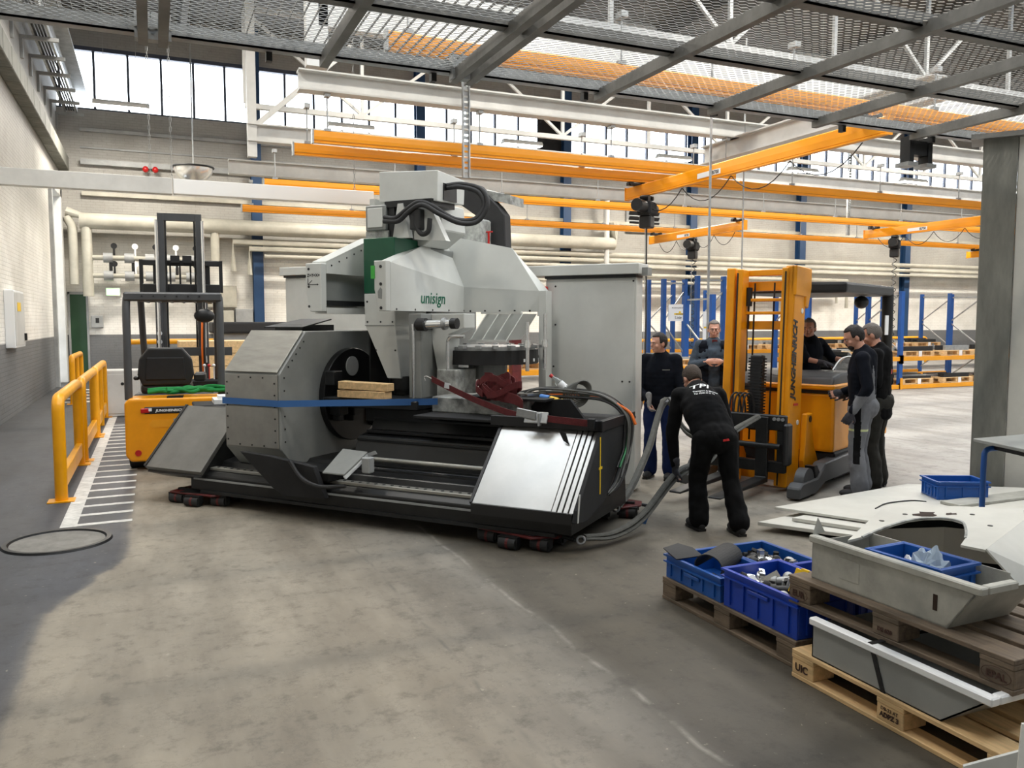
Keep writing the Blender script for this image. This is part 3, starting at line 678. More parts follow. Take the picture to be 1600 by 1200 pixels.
# bed: stepped casting
bed = MB().px([(.02, .14), (.02, .29), (.07, .33), (.22, .33), (.26, .40), (.46, .43), (.50, .46), (1.30, .46), (1.34, .14)], -3.45, .58).build('bed', 'bed_dark', mc, bevel=.008)
MB().px([(.48, .43), (.56, .62), (.60, .70), (.80, .73), (.86, .86), (1.30, .915), (1.32, .44)], -1.85, .58).build('bed_upper', 'bed_dark', bed, bevel=.008)
for v_, z_ in ((.30, .435), (.40, .452), (.565, .66), (.84, .83)): MB().box(-1.84, .56, v_, v_ + .012, z_, z_ + .018).build('bed_ridge', 'dark_steel', bed)
MB().box(-3.3, .45, .0, 1.3, .12, .15).build('sole_plate', 'dark_steel', bed)
for i, (v0, z0, nm) in enumerate(((.085, .332, 'guide_rail'), (.66, .722, 'guide_rail'))):
    MB().box(-3.4 if i == 0 else -1.8, .55, v0, v0 + .085, z0, z0 + .03).build(nm, 'brushed' if i == 0 else 'bed_dark', bed, bevel=.004)
    bolts([(-3.35 + k * .085, v0 + .042, z0 + .03) for k in range(46) if i == 0 or k > 18], (0, 0, 1), .016, 'rail_screws', bed)
MB().tube([(-1.9, .42, .52), (.5, .42, .52)], .022, 12).build('ball_screw', 'brushed', bed, smooth=True)
MB().box(-3.4, .5, .012, .02, .245, .262).build('edge_strip', 'steel_grey', bed)

# sloped telescopic covers
def slope_cover(u0, u1, m_, name):
    o = MB().px([(-.05, .335), (.50, .90), (.53, .875), (-.02, .30)], u0, u1).build(name, m_, mc, bevel=.003); return o
c1 = slope_cover(-4.0, -3.24, 'cover_dull', 'way_cover')
MB().px([(-.03, .28), (.0, .33), (.52, .87), (.9, .86), (.9, .25), (.2, .2)], -3.99, -3.25).build('cover_body', 'dark_steel', c1)
MB().px([(-.055, .345), (.495, .91), (.53, .89), (-.02, .31)], -4.02, -3.99).build('cover_edge', 'black', c1)
c2 = slope_cover(-.25, .44, 'bright_steel', 'way_cover')
for i in range(4):
    a = .445 + i * .047
    MB().px([(-.05, .335 - i * .003), (.50, .90 - i * .003), (.53, .87), (-.02, .30)], a, a + .036).build('cover_lamella', 'bright_steel', c2, bevel=.002)
MB().px([(-.052, .342), (.498, .908), (.53, .885), (-.02, .31)], -.275, -.25).build('cover_edge', 'black', c2)
MB().box(-.25, .62, -.07, -.04, .25, .335).build('drip_edge', 'black', c2)
MB().px([(-.02, .26), (.02, .31), (.52, .86), (.9, .86), (.9, .22), (.2, .2)], -.24, .60).build('cover_body', 'dark_steel', c2)
MB().py([(.38, .80), (.42, .72), (.47, .69), (.44, .78)], .2, .21).build('dark_patch', 'black', c2).location = (-.06, .18, .10)
# end panel of the bed with cable tape
ep = MB().px([(-.08, .27), (-.05, .36), (.50, .93), (1.28, .96), (1.22, .82), (.56, .33), (.15, .24)], .625, .66).build('end_panel', 'black_matt', mc, bevel=.004)
MB().px([(-.06, .27), (-.045, .27), (-.01, .48), (-.025, .48)], .66, .668).build('light_edge', 'steel_white', ep)
MB().box(.66, .664, .42, .436, .40, .86).box(.66, .665, .40, .47, .60, .62).build('yellow_tape', 'yellow_tape', ep)
# top tray of the bed right
tt = MB().box(-1.15, .66, .48, 1.35, .915, .94).build('top_plate', 'black_matt', mc, bevel=.004)
MB().box(-.35, .66, .46, .50, .90, .985).box(.62, .67, .46, 1.3, .90, .985).build('top_rim', 'black', tt, bevel=.004)
MB().box(-1.15, -.15, .80, 1.30, .94, 1.085).build('coolant_box', 'machine_dirty', tt, bevel=.01)
MB().box(-.75, .05, .72, 1.25, 1.09, 1.11).build('loose_plate', 'dark_steel', tt).rotation_euler = (0, 0, R(0))
MB().py([(-.12, .0), (.45, .0), (.32, .16), (-.0, .14)], .86, .90).build('angled_plate', 'black_matt', tt).location = (-.1, 0, .95)
for i in range(4): MB().obox((-.36 + i * .07, 1.0, 1.13), (.035, .30, .02), rotm(0, 0, R(-20))).build('step', 'bright_steel', tt)
# headstock: octagon housing
oc = [(.10, .59), (.10, 1.30), (.47, 1.69), (1.63, 1.69), (2.0, 1.30), (2.0, .59), (1.63, .24), (.42, .24)]
hs = MB().px(oc, -3.05, -2.36).build('headstock', 'machine_mid', mc, bevel=.008)
fr_ = MB()
for z0, z1 in ((.60, .985), (.995, 1.29)): MB().box(-3.03, -2.38, .085, .10, z0, z1).build('front_panel', 'brushed', hs, bevel=.004)
MB().prism([(-3.03, .094, 1.305), (-2.38, .094, 1.305), (-2.38, .46, 1.69), (-3.03, .46, 1.69)], (0, -.010, .010)).build('sloped_panel', 'brushed', hs, bevel=.003)
bolts([(-3.0, .085, .66 + i * .11) for i in range(6)] + [(-2.41, .085, .66 + i * .11) for i in range(6)] + [(-2.85 + i * .15, .085, .62) for i in range(3)] + [(-2.85 + i * .15, .085, 1.26) for i in range(3)], (0, -1, 0), .009, 'screws', hs)
bolts([(-3.0 + j * .58, .12 + i * .08, 1.345 + i * .084) for i in range(4) for j in range(2)] + [(-2.85 + i * .15, .12, 1.345) for i in range(3)], (0, -.7, .7), .009, 'screws', hs)
bolts([(-2.36, .16, .66 + .12 * i) for i in range(6)] + [(-2.36, .22 + .055 * i, 1.36 + .058 * i) for i in range(5)], (1, 0, 0), .009, 'screws', hs)
MB().box(-2.95, -2.6, .7, 1.2, 1.69, 1.75).prism([(-3.0, .6, 1.72), (-2.5, .6, 1.72), (-2.55, 1.1, 1.80), (-2.95, 1.1, 1.80)], (0, 0, .012)).build('top_flap', 'dark_steel', hs)
# face plate disc
dk = MB().cyl((-2.36, 1.12, 1.04), (-2.29, 1.12, 1.04), .475, n=48).build('face_plate', 'bed_dark', mc, smooth=True, bevel=.006)
MB().cyl((-2.29, 1.09, 1.33), (-2.28, 1.09, 1.33), .10, n=24).build('plate_boss', 'steel_grey', dk)
MB().box(-2.29, -2.16, .72, .86, .86, .96).box(-2.29, -2.2, .76, .84, .80, .86).build('clamp_jaw', 'dark_steel', dk, bevel=.008)
MB().box(-2.29, -2.16, .95, 1.09, .84, .96).box(-2.29, -2.2, .98, 1.06, .78, .84).build('clamp_jaw', 'dark_steel', dk, bevel=.008)
MB().box(-2.29, -2.18, .66, .80, 1.16, 1.30).build('clamp_jaw', 'dark_steel', dk, bevel=.008)
MB().box(-2.29, -2.2, 1.40, 1.48, .68, .86).build('clamp_jaw', 'dark_steel', dk, bevel=.008)
# cradle table between disc and tailstock
tb = MB().box(-2.29, -1.2, .62, 1.4, .96, 1.05).build('cradle_table', 'dark_steel', mc, bevel=.01)
MB().box(-1.95, -1.2, .85, 1.35, .80, .96).build('cradle_rib', 'bed_dark', tb, bevel=.01)
# carriage apron
ap = MB().py([(-2.72, .58), (-2.36, .56), (-1.85, .50), (-1.72, .22), (-2.18, .20), (-2.33, .27)], -.06, .0).build('apron', 'black_matt', mc, bevel=.006)
MB().prism([(-1.74, -.07, .45), (-1.50, -.07, .45), (-1.39, .12, .63), (-1.66, .12, .64)], (0, 0, .014)).build('chip_tray', 'machine_mid', ap, bevel=.003)
MB().prism([(-1.51, -.075, .445), (-1.40, .115, .625), (-1.32, .12, .655), (-1.30, .12, .63), (-1.385, .115, .60), (-1.49, -.075, .425)], (.012, .004, 0)).build('tray_edge', 'galv', ap)
MB().box(-1.42, -1.33, .06, .14, .46, .60).build('wiper', 'steel_grey', ap, bevel=.01)
MB().tube(crom([(-2.1, -.08, .54), (-1.95, -.1, .40), (-1.75, -.1, .34), (-1.5, -.06, .36)], 6), .018, 8).build('hose', 'rubber', ap, smooth=True)
MB().box(-2.34, -1.72, .0, .30, .36, .46).build('saddle', 'bed_dark', ap, bevel=.01)
# column wings
def wing_front(u0, u1): # front plate outline (u, z)
    return [(u0 + .05, 1.88), (u1, 1.88), (u1, 2.345), (u0, 2.345), (u0, 2.08)]
lw = MB().py(wing_front(-2.44, -2.25), .58, .66).build('left_wing_plate', 'machine_light', mc, bevel=.006)
MB().prism([(-2.42, .66, 2.345), (-2.25, .66, 2.345), (-2.25, 1.45, 2.64), (-2.42, 1.45, 2.64)], (0, 0, .02)).build('wing_roof', 'machine_light', lw)
MB().prism([(-2.27, .66, 2.25), (-2.27, .66, 2.345), (-2.27, 1.45, 2.64), (-2.27, 1.45, 2.25)], (.02, 0, 0)).build('wing_upper_side', 'machine_grey', lw)
MB().box(-2.44, -2.40, .66, 1.5, 1.9, 2.3).build('wing_outer_side', 'machine_grey', lw)
MB().box(-2.36, -2.32, .66, 1.6, 1.98, 2.28).build('wing_recess', 'machine_mid', lw)
MB().box(-2.34, -2.27, .66, 1.6, 1.94, 1.99).build('guide_rail', 'dark_steel', lw)
MB().box(-2.40, -2.25, .66, 1.6, 1.86, 1.92).build('wing_floor', 'machine_light', lw)
bolts([(-2.40, .58, z) for z in (1.93, 2.12, 2.29)] , (0, -1, 0), .014, 'screws', lw)
bolts([(-2.25, .74 + i * .12, 2.33 + i * .045) for i in range(5)], (1, 0, 0), .009, 'screws', lw)
text('axis_lettering', 'Z+Y+X+', .042, 'black', lw, (-2.42, .578, 2.215), (1, 0, 0), (0, 0, 1), depth=.001, bold=.001)
MB().beam((-2.41, .578, 2.14), (-2.30, .578, 2.14), .002, .006).beam((-2.41, .578, 2.14), (-2.41, .578, 2.20), .006, .002).beam((-2.41, .578, 2.14), (-2.36, .578, 2.18), .002, .006).prism([(-2.30, .578, 2.13), (-2.28, .578, 2.14), (-2.30, .578, 2.15)], (0, .002, 0)).build('axis_arrow', 'black', lw)
# right wing with folded cover
rw = MB().py(wing_front(-1.63, -1.50), .58, .66).build('right_wing_plate', 'machine_light', mc, bevel=.005)
bolts([(-1.555, .58, z) for z in (1.91, 2.13, 2.29)], (0, -1, 0), .016, 'screws', rw)
MB().py([(-1.585, 2.0), (-1.545, 1.99), (-1.54, 2.08), (-1.56, 2.1), (-1.59, 2.06)], .577, .58).build('scuff_mark', 'machine_mid', rw)
A_, B_, Cq, D_ = (-1.5, .66, 2.335), (-1.5, .66, 1.885), (-1.5, 2.03, 1.885), (-1.5, 2.03, 2.155)
E_, F_ = (-.64, 2.10, 1.885), (-.64, 2.10, 2.10)
G_, H_ = (-1.79, 2.1, 2.73), (-0.98, 2.15, 2.56)
I_, J_ = (-.62, 2.36, 2.08), (-.62, 2.36, 1.885)
K_, L_ = (-1.62, .66, 2.345), (-1.90, 2.2, 2.745)
cv = MB(); cv.add([A_, B_, Cq, D_, E_, F_, G_, H_, I_, J_, K_, L_, (-1.3, 2.7, 2.60)],
    [(0, 1, 2, 3), (3, 2, 4, 5), (0, 3, 6), (3, 5, 7), (3, 7, 6), (5, 4, 9, 8), (5, 8, 7), (0, 6, 11, 10), (6, 7, 12, 11)])
cvo = cv.build('side_cover', 'machine_light', mc)
sm = cvo.modifiers.new('sheet', 'SOLIDIFY'); sm.thickness = .012; sm.offset = -1
text('maker_lettering', 'unisign', .165, 'green_text', cvo, (-1.497, 1.16, 1.965), (0, 1, 0), (0, 0, 1), depth=.001, bold=.001, shear=.12, xs=1.05)
bolts([(-1.5, .75 + i * .32, 1.90) for i in range(5)], (1, 0, 0), .010, 'screws', cvo)
bolts([(-1.42 + i * .17, 2.03 + i * .014, 1.895) for i in range(5)], (0, -1, 0), .012, 'screws', cvo)
MB().box(-1.66, -1.62, .57, .585, 2.18, 2.30).build('green_sticker', 'green_tape', rw)
# ram with green head and tapered spindle nose
ram = MB().box(-2.06, -1.69, 1.0, 1.6, 2.06, 2.605).build('ram_head', 'machine_green', mc, bevel=.006)
rl = MB(); rl.add([(-2.06, 1.0, 2.06), (-1.69, 1.0, 2.06), (-1.69, 1.6, 2.06), (-2.06, 1.6, 2.06), (-2.05, 1.0, 1.75), (-1.69, 1.0, 1.75), (-1.69, 1.55, 1.75), (-2.05, 1.55, 1.75), (-1.81, 1.03, 1.22), (-1.65, 1.03, 1.22), (-1.65, 1.36, 1.22), (-1.81, 1.36, 1.22)],
    [(0, 3, 2, 1), (0, 1, 5, 4), (1, 2, 6, 5), (2, 3, 7, 6), (3, 0, 4, 7), (4, 5, 9, 8), (5, 6, 10, 9), (6, 7, 11, 10), (7, 4, 8, 11), (8, 9, 10, 11)])
rlo = rl.build('ram_body', 'machine_grey', ram, bevel=.006)
sp = MB().cyl((-1.72, 1.19, 1.24), (-1.72, 1.19, 1.11), .145, n=28).cyl((-1.72, 1.19, 1.11), (-1.72, 1.19, 1.055), .11, n=28).build('spindle', 'dark_steel', mc, smooth=True)
bolts([(-2.02, 1.0, 1.78), (-1.86, 1.0, 1.78), (-1.72, 1.0, 1.78), (-2.02, 1.0, 1.98), (-1.72, 1.0, 1.98), (-1.93, 1.015, 1.50), (-1.70, 1.015, 1.50)], (0, -1, 0), .010, 'screws', ram)
MB().box(-2.05, -1.70, .996, 1.0, 1.742, 1.748).build('panel_joint', 'machine_mid', ram)
MB().box(-2.08, -2.06, 1.1, 1.6, 1.0, 2.05).build('spindle_guard', 'dark_steel', ram)
# machine column behind the ram
cl = MB().box(-2.25, -1.66, 1.62, 2.6, .9, 2.55).build('column', 'machine_mid', mc, bevel=.01)
MB().py([(-2.05, 2.55), (-1.62, 2.55), (-1.40, 2.70), (-1.42, 2.97), (-1.95, 2.97)], 1.42, 1.9).build('column_neck', 'machine_grey', cl, bevel=.01)
MB().box(-2.25, -1.9, 1.9, 2.6, 2.5, 2.66).build('column_cap', 'dark_steel', cl)
# top motor box
tb_ = MB(); tb_.add([(-1.93, 1.1, 2.965), (-1.26, 1.1, 2.935), (-1.26, 1.62, 2.96), (-1.93, 1.62, 2.98), (-1.93, 1.1, 3.26), (-1.25, 1.1, 3.225), (-1.25, 1.62, 3.20), (-1.93, 1.62, 3.25)],
    [(0, 3, 2, 1), (4, 5, 6, 7), (0, 1, 5, 4), (1, 2, 6, 5), (2, 3, 7, 6), (3, 0, 4, 7)])
tbo = tb_.build('motor_hood', 'machine_grey', mc, bevel=.005)
MB().box(-1.255, -1.245, 1.2, 1.45, 2.96, 3.12).build('cable_port', 'black', tbo)
MB().box(-2.06, -1.82, 1.04, 1.3, 2.68, 2.93).build('junction_box', 'machine_mid', mc, bevel=.01)
MB().box(-2.03, -1.85, 1.03, 1.04, 2.71, 2.90).build('box_lid', 'machine_grey', mc, bevel=.004)
MB().box(-2.07, -1.80, 1.06, 1.4, 2.56, 2.68).build('box_foot', 'machine_dirty', mc)
MB().box(-2.12, -2.06, 1.2, 1.5, 2.78, 3.02).build('side_plate', 'machine_light', mc)
mb = MB().box(-1.84, -1.30, 1.06, 1.5, 2.90, 2.96); mb.box(-1.84, -1.74, 1.08, 1.4, 2.6, 2.92); mb.build('motor_frame', 'dark_steel', mc)
MB().py([(-1.74, 2.6), (-1.55, 2.6), (-1.62, 2.93), (-1.68, 2.93)], 1.05, 1.12).build('gusset', 'machine_grey', mc)
MB().py([(-1.50, 2.58), (-1.14, 2.55), (-1.30, 2.86), (-1.48, 2.90)], 1.06, 1.14).build('gusset', 'machine_grey', mc)
# hoses of the head
mb = [crom([(-1.80, 1.0, 2.80), (-1.66, .98, 2.78), (-1.52, .98, 2.86), (-1.40, 1.0, 2.92), (-1.28, 1.05, 2.88), (-1.10, 1.15, 2.76), (-.94, 1.25, 2.76), (-.86, 1.3, 2.88), (-.92, 1.3, 3.02), (-1.10, 1.28, 3.08), (-1.24, 1.25, 3.08)], 6),
      crom([(-1.80, .99, 2.76), (-1.62, .97, 2.75), (-1.5, .97, 2.83), (-1.36, .99, 2.89), (-1.2, 1.05, 2.80), (-1.04, 1.15, 2.72), (-.90, 1.25, 2.74), (-.82, 1.3, 2.90), (-.90, 1.32, 3.05), (-1.10, 1.3, 3.11), (-1.24, 1.25, 3.1)], 6),
      crom([(-1.44, 1.0, 2.86), (-1.44, 1.0, 2.72), (-1.38, 1.0, 2.62), (-1.30, 1.0, 2.64), (-1.28, 1.0, 2.76)], 6)]
for p in mb: MB().tube(p, .024, 10).build('hose', 'rubber', mc, smooth=True)
MB().box(-1.50, -1.38, .98, 1.08, 2.66, 2.86).build('valve_block', 'black', mc, bevel=.01)
# energy chain arm at the back
MB().prism([(-1.86, 2.6, 3.38), (-1.65, 2.6, 3.34), (-1.38, 2.6, 3.08), (-1.30, 2.6, 2.98), (-1.28, 2.6, 2.5), (-1.46, 2.6, 2.5), (-1.49, 2.6, 2.80), (-1.62, 2.6, 2.96), (-1.86, 2.6, 3.12)], (0, .16, 0)).build('energy_chain', 'rubber', mc, bevel=.01)
MB().prism([(-1.75, 2.65, 3.22), (-1.25, 2.65, 3.10), (-1.25, 3.0, 3.10), (-1.7, 3.0, 3.24)], (0, 0, .10)).build('chain_bracket', 'machine_dirty', mc)
MB().box(-1.75, -1.45, 2.3, 2.58, 2.5, 2.92).build('rear_drive', 'machine_dirty', mc, bevel=.02)
MB().cyl((-1.42, 2.45, 2.6), (-1.42, 2.45, 2.78), .012, n=8).cyl((-1.47, 2.45, 2.78), (-1.37, 2.45, 2.78), .008, n=8).build('red_valve', 'red_lamp', mc)
# hydraulic cylinder below the cover
hc = MB().tube([(-1.30, .92, 1.755), (-.99, .92, 1.765)], .040, 16).build('hydraulic_cylinder', 'chrome', mc, smooth=True)
MB().cyl((-1.37, .92, 1.755), (-1.28, .92, 1.755), .062, n=16).build('cylinder_head', 'black', hc, smooth=True)
MB().cyl((-1.0, .92, 1.765), (-.94, .92, 1.765), .052, n=16).build('cylinder_head', 'black', hc, smooth=True)
MB().cyl((-1.09, .92, 1.763), (-1.06, .92, 1.763), .058, n=16).build('cylinder_ring', 'galv', hc, smooth=True)
MB().cyl((-1.37, .92, 1.755), (-1.37, 1.4, 1.755), .05, n=10).build('cylinder_pivot', 'dark_steel', hc)
# magazine support: white pillar with conduit
pl = MB(); pl.add([(-1.42, 1.15, 1.86), (-1.0, 1.15, 1.86), (-1.0, 1.15, 1.72), (-1.17, 1.15, 1.66), (-1.21, 1.15, .92), (-1.30, 1.15, .92), (-1.30, 1.15, 1.3)], [(0, 6, 5, 4, 3, 2, 1)])
plo = MB().prism(pl.v, (0, .22, 0)).build('magazine_pillar', 'machine_light', mc, bevel=.006)
MB().tube(crom([(-.98, 1.12, 1.64), (-1.10, 1.12, 1.64), (-1.155, 1.12, 1.61), (-1.165, 1.12, 1.5), (-1.165, 1.12, .96)], 5), .018, 8).build('conduit', 'chrome', plo, smooth=True)
MB().box(-1.5, -1.36, .95, 1.3, 1.0, 1.86).build('slide_cover', 'machine_mid', mc, bevel=.006)
MB().tube([(-1.44, .94, .98), (-1.44, .94, 1.76)], .014, 8).build('slide_rod', 'chrome', mc)
MB().box(-1.28, -1.06, 1.1, 1.5, .90, 1.32).build('pillar_foot', 'machine_dirty', mc, bevel=.008)
MB().prism([(-1.2, .98, .95), (-.95, .82, 1.02), (-.95, .82, 1.05), (-1.2, .98, .99)], (.02, .03, 0)).build('angle_strip', 'white_plain', mc)
# louvre guards above the magazine
lg = MB().box(-1.07, -.62, 1.62, 1.66, 1.86, 1.885).build('louvre_frame', 'machine_light', mc)
for i in range(4):
    u = -1.0 + i * .135
    MB().prism([(u, 1.60, 1.86), (u + .012, 1.60, 1.86), (u - .11, 1.48, 1.60), (u - .122, 1.48, 1.60)], (.0, .32, .0)).build('louvre', 'machine_grey', lg)
MB().box(-1.13, -.71, 1.46, 1.5, 1.585, 1.605).build('louvre_sill', 'machine_light', lg)
# tool magazine disc with grippers and tools
tm = MB().cyl((-1.06, 1.75, 1.36), (-1.06, 1.75, 1.50), .52, n=40).build('tool_magazine', 'black', mc)
MB().cyl((-1.06, 1.75, 1.50), (-1.06, 1.75, 1.535), .49, n=40).build('magazine_rim', 'galv', tm)
MB().cyl((-1.06, 1.75, 1.2), (-1.06, 1.75, 1.37), .2, n=24).build('magazine_hub', 'machine_mid', tm)
for i in range(20):
    a = -PI + i * 2 * PI / 20; cx, cy = -1.06 + .52 * math.cos(a), 1.75 + .52 * math.sin(a)
    MB().obox((cx, cy, 1.535), (.09, .05, .03), rotm(0, 0, a)).build('gripper', 'galv', tm)
    if i % 20 in (9, 10, 11, 12, 13, 14, 15, 16, 17, 18): MB().obox((-1.06 + .523 * math.cos(a), 1.75 + .523 * math.sin(a), 1.40), (.006, .03, .03), rotm(0, 0, a)).build('pocket_number', 'paper', tm)
for a, h in ((R(-22), .18), (R(12), .26)):
    cx, cy = -1.06 + .60 * math.cos(a), 1.75 + .60 * math.sin(a)
    MB().cyl((cx, cy, 1.30), (cx, cy, 1.53), .02, n=10).cyl((cx, cy, 1.53), (cx, cy, 1.60), .035, .03, n=12).cyl((cx, cy, 1.60), (cx, cy, 1.60 + h), .018, n=10).build('tool', 'chrome', tm, smooth=True)
MB().box(-.62, -.54, 2.05, 2.2, .95, 2.1).build('rear_strut', 'machine_light', mc)
MB().box(-.66, -.60, 2.1, 2.2, 1.84, 2.1).build('rear_strut', 'machine_grey', mc)
# ------------------------------------------------------------------ timber, straps and loose things on the machine
for i, (z, du) in enumerate(((1.055, 0), (1.135, .02))):
    tag(MB().obox((0, 0, 0), (.56, .12, .072), rotm(0, 0, 0)).build('timber_block', 'wood_light', bevel=.004, loc=W(-1.82 + du, .66, z + .035), rot=(0, R(1.2 * i), MZ + R(-1 + 3 * i))), ('lower' if i == 0 else 'upper') + ' of the two timber blocks under the spindle', 'timber', 'timber blocks on the table')
mb = MB(); hgt = .052
def strap_band(pts, h, th=.004):
    v = []; f = []
    for p in pts:
        p = Vector(p); v += [p + Vector((0, 0, -h / 2)), p + Vector((0, 0, h / 2))]
    for i in range(len(pts) - 1): f.append((2 * i, 2 * i + 1, 2 * i + 3, 2 * i + 2))
    m_ = MB(); m_.add(v, f); return m_
sb = strap_band([W(-3.06, 1.2, 1.03), W(-3.06, .078, 1.03), W(-2.37, .078, 1.025), W(-2.36, .082, 1.025), W(-1.10, .70, 1.045), W(-1.06, .76, 1.045)], .06).build('lashing_strap', 'strap_blue')
so = sb.modifiers.new('t', 'SOLIDIFY'); so.thickness = .004; tag(sb, 'bright blue lashing strap around the headstock', 'strap')
rs = thing('ratchet_strap', 'dark red ratchet strap running down across the machine bed', 'strap')
pts = crom([W(-1.22, .92, 1.24), W(-.95, .80, 1.17), W(-.55, .62, 1.08), W(-.15, .50, 1.0), W(.18, .44, .985), W(.55, .44, .965)], 6)
o = strap_band(pts, .055).build('webbing', 'strap_red', rs); so = o.modifiers.new('t', 'SOLIDIFY'); so.thickness = .006
MB().obox(W(.10, .42, .99), (.20, .10, .015), rotm(R(60), 0, MZ + .1)).obox(W(.02, .40, 1.02), (.18, .02, .07), rotm(0, R(8), MZ)).obox(W(.14, .40, .98), (.02, .05, .11), rotm(0, 0, MZ)).build('ratchet', 'galv', rs, bevel=.004)
MB().obox(W(.58, .44, .96), (.06, .04, .09), rotm(0, 0, MZ)).build('end_hook', 'dark_steel', rs, bevel=.005)
MB().obox(W(-.98, .80, 1.19), (.06, .006, .05), rotm(0, R(10), MZ)).build('paper_tag', 'paper', rs)
MB().tube(crom([W(-1.22, .92, 1.24), W(-1.28, .93, 1.26), W(-1.31, .93, 1.25), W(-1.30, .93, 1.22)], 4), .008, 6).build('hook', 'chrome', rs)
# heap of red lashing webbing
hp = thing('strap_heap', 'crumpled heap of dark red lashing webbing on the machine bed', 'strap', W(-.42, .74, 1.10), MZ)
random.seed(3)
for i in range(7):
    a0 = random.uniform(0, 6.28); rr = random.uniform(.07, .15); p = []
    for k in range(13):
        a = a0 + k * .5; p.append((rr * 1.5 * math.cos(a) + random.uniform(-.02, .02), rr * .8 * math.sin(a), .05 + .018 * i + .05 * math.sin(a * 2 + i)))
    o = strap_band(crom(p, 3), .06).build('webbing_loop', 'strap_red', hp); so = o.modifiers.new('t', 'SOLIDIFY'); so.thickness = .006
o = strap_band(crom([(-.12, -.03, .06), (.1, -.08, .03), (.24, -.10, .0), (.30, -.12, -.04)], 4), .09).build('webbing_loop', 'strap_red', hp); so = o.modifiers.new('t', 'SOLIDIFY'); so.thickness = .006
# cable bundle at the right end, hanging down the end panel
cbn = thing('cable_bundle', 'tangle of grey machine cables hanging over the end of the bed', 'cables', W(.28, 1.05, .98), MZ)
random.seed(11)
for i in range(20):
    h0 = random.uniform(0, .10); du = random.uniform(-.05, .06); dv = random.uniform(-.08, .1); dn = random.uniform(-.30, .1)
    p = [(-.75 + random.uniform(-.1, .2), -.02 + dv, .05 + h0 * .7), (-.45, .02 + dv, .10 + h0), (-.1, .02 + dv, .12 + h0 * .8), (.20, .04 + dv * .8, .10 + h0 * .5), (.385 + du * .5, .02 + dv * .7, -.02), (.40 + du * .5, -.02 + dv * .7, -.25 + dn * .2), (.39 + du * .5, -.12 + dv * .5, -.42 + dn * .3), (.385 + du * .3, -.26 + dv * .4, -.54 + dn * .2), (.375, -.40 + dv * .3, -.60 + dn * .1)]
    if i % 3 == 0: p = p[:6] + [(.40 + du * .5, -.18 + dv, -.40 + dn * .5)]
    m_ = ['cable_grey', 'cable_grey', 'cable_black', 'cable_grey', 'cable_black'][i % 5]
    if i == 7: m_ = 'cable_orange'
    if i == 12: m_ = 'cable_green'
    MB().tube(crom(p, 6), random.uniform(.007, .012), 6).build('cable', m_, cbn, smooth=True)
for i in range(9):
    MB().torus((-.08 + .009 * i, .0, .15 + .008 * i), .115 - .006 * i, .0065, rotm(R(62 + i * 3), R(-18 + 4 * i), R(20)), 28, 6).build('cable_loop', 'cable_grey', cbn, smooth=True)
MB().cyl((-.38, -.10, .13), (-.29, -.11, .12), .028, n=10).build('blue_plug', 'plug_blue', cbn, smooth=True)
for i in range(2): MB().cyl((-.28 + i * .11, -.11 - .01 * i, .12 - .02 * i), (-.20 + i * .11, -.12 - .01 * i, .105 - .02 * i), .026, n=10).build('yellow_plug', 'plug_yellow', cbn, smooth=True)
MB().tube(crom([(.30, .0, .09), (.42, .0, .02), (.48, -.02, -.08)], 5), .013, 6).build('cable', 'cable_orange', cbn, smooth=True)
# drink bottle lying in the cable coil
bt = thing('drink_bottle', 'clear drink bottle with red cap leaning in the cable coil', 'bottle', W(.13, 1.08, 1.15), MZ)
rotb = rotm(0, R(-52), 0)
def lathe(prof, n=16, rot=None, c=(0, 0, 0)):
    m_ = MB(); v = []; rot = rot or Matrix.Identity(3); c = Vector(c)
    for r_, z in prof:
        for j in range(n): v.append(c + rot @ Vector((r_ * math.cos(2 * PI * j / n), r_ * math.sin(2 * PI * j / n), z)))
    f = [(i * n + j, i * n + (j + 1) % n, (i + 1) * n + (j + 1) % n, (i + 1) * n + j) for i in range(len(prof) - 1) for j in range(n)]
    m_.add(v, f); return m_
mat('bottle_clear', (0.55, 0.58, 0.56), 0.1, trans=0.7)
lathe([(.001, 0), (.034, .0), (.036, .02), (.036, .13), (.03, .17), (.014, .20), (.013, .225)], 14, rotb).build('bottle_body', 'bottle_clear', bt, smooth=True)
lathe([(.0365, .06), (.0365, .125)], 14, rotb).build('label_sleeve', 'paper', bt, smooth=True)
lathe([(.015, .215), (.017, .216), (.017, .245), (.001, .246)], 14, rotb).build('cap', 'red_plastic', bt, smooth=True)
# ------------------------------------------------------------------ transport skates
def skate(u, v, rz, lb):
    x_, y_, _ = W(u, v, 0)
    t = thing('transport_skate', lb, 'skate', (x_, y_, 0), MZ + rz, group='red transport skates')
    MB().pz([(-.34, -.10), (.20, -.16), (.36, -.02), (.36, .14), (.20, .22), (-.34, .2)], .095, .115).build('deck_plate', 'red_lacquer', t, bevel=.006)
    MB().box(-.3, .3, -.02, .02, .115, .135).box(-.2, .2, -.12, .16, .115, .12).build('pad', 'dark_steel', t)
    for ax, ay, az in ((-.26, -.07, .0), (.0, -.17, .1), (.24, -.08, -.1), (-.24, .15, 0), (.24, .15, 0)):
        r = MB().cyl((ax - .075, ay, .05), (ax + .075, ay, .05), .05, n=16).build('roller', 'rubber', t, smooth=True)
        MB().cyl((ax - .012, ay, .05), (ax + .012, ay, .05), .0515, n=16).build('roller_band', 'red_lacquer', r)
        MB().box(ax - .09, ax - .078, ay - .03, ay + .03, .03, .10).box(ax + .078, ax + .09, ay - .03, ay + .03, .03, .10).box(ax - .09, ax + .09, ay - .03, ay + .03, .098, .104).build('roller_fork', 'dark_steel', t)
    MB().tube(crom([(.36, .05, .10), (.44, .05, .09), (.48, .03, .09)], 4), .016, 8).build('eye_bolt', 'dark_steel', t)
    return t
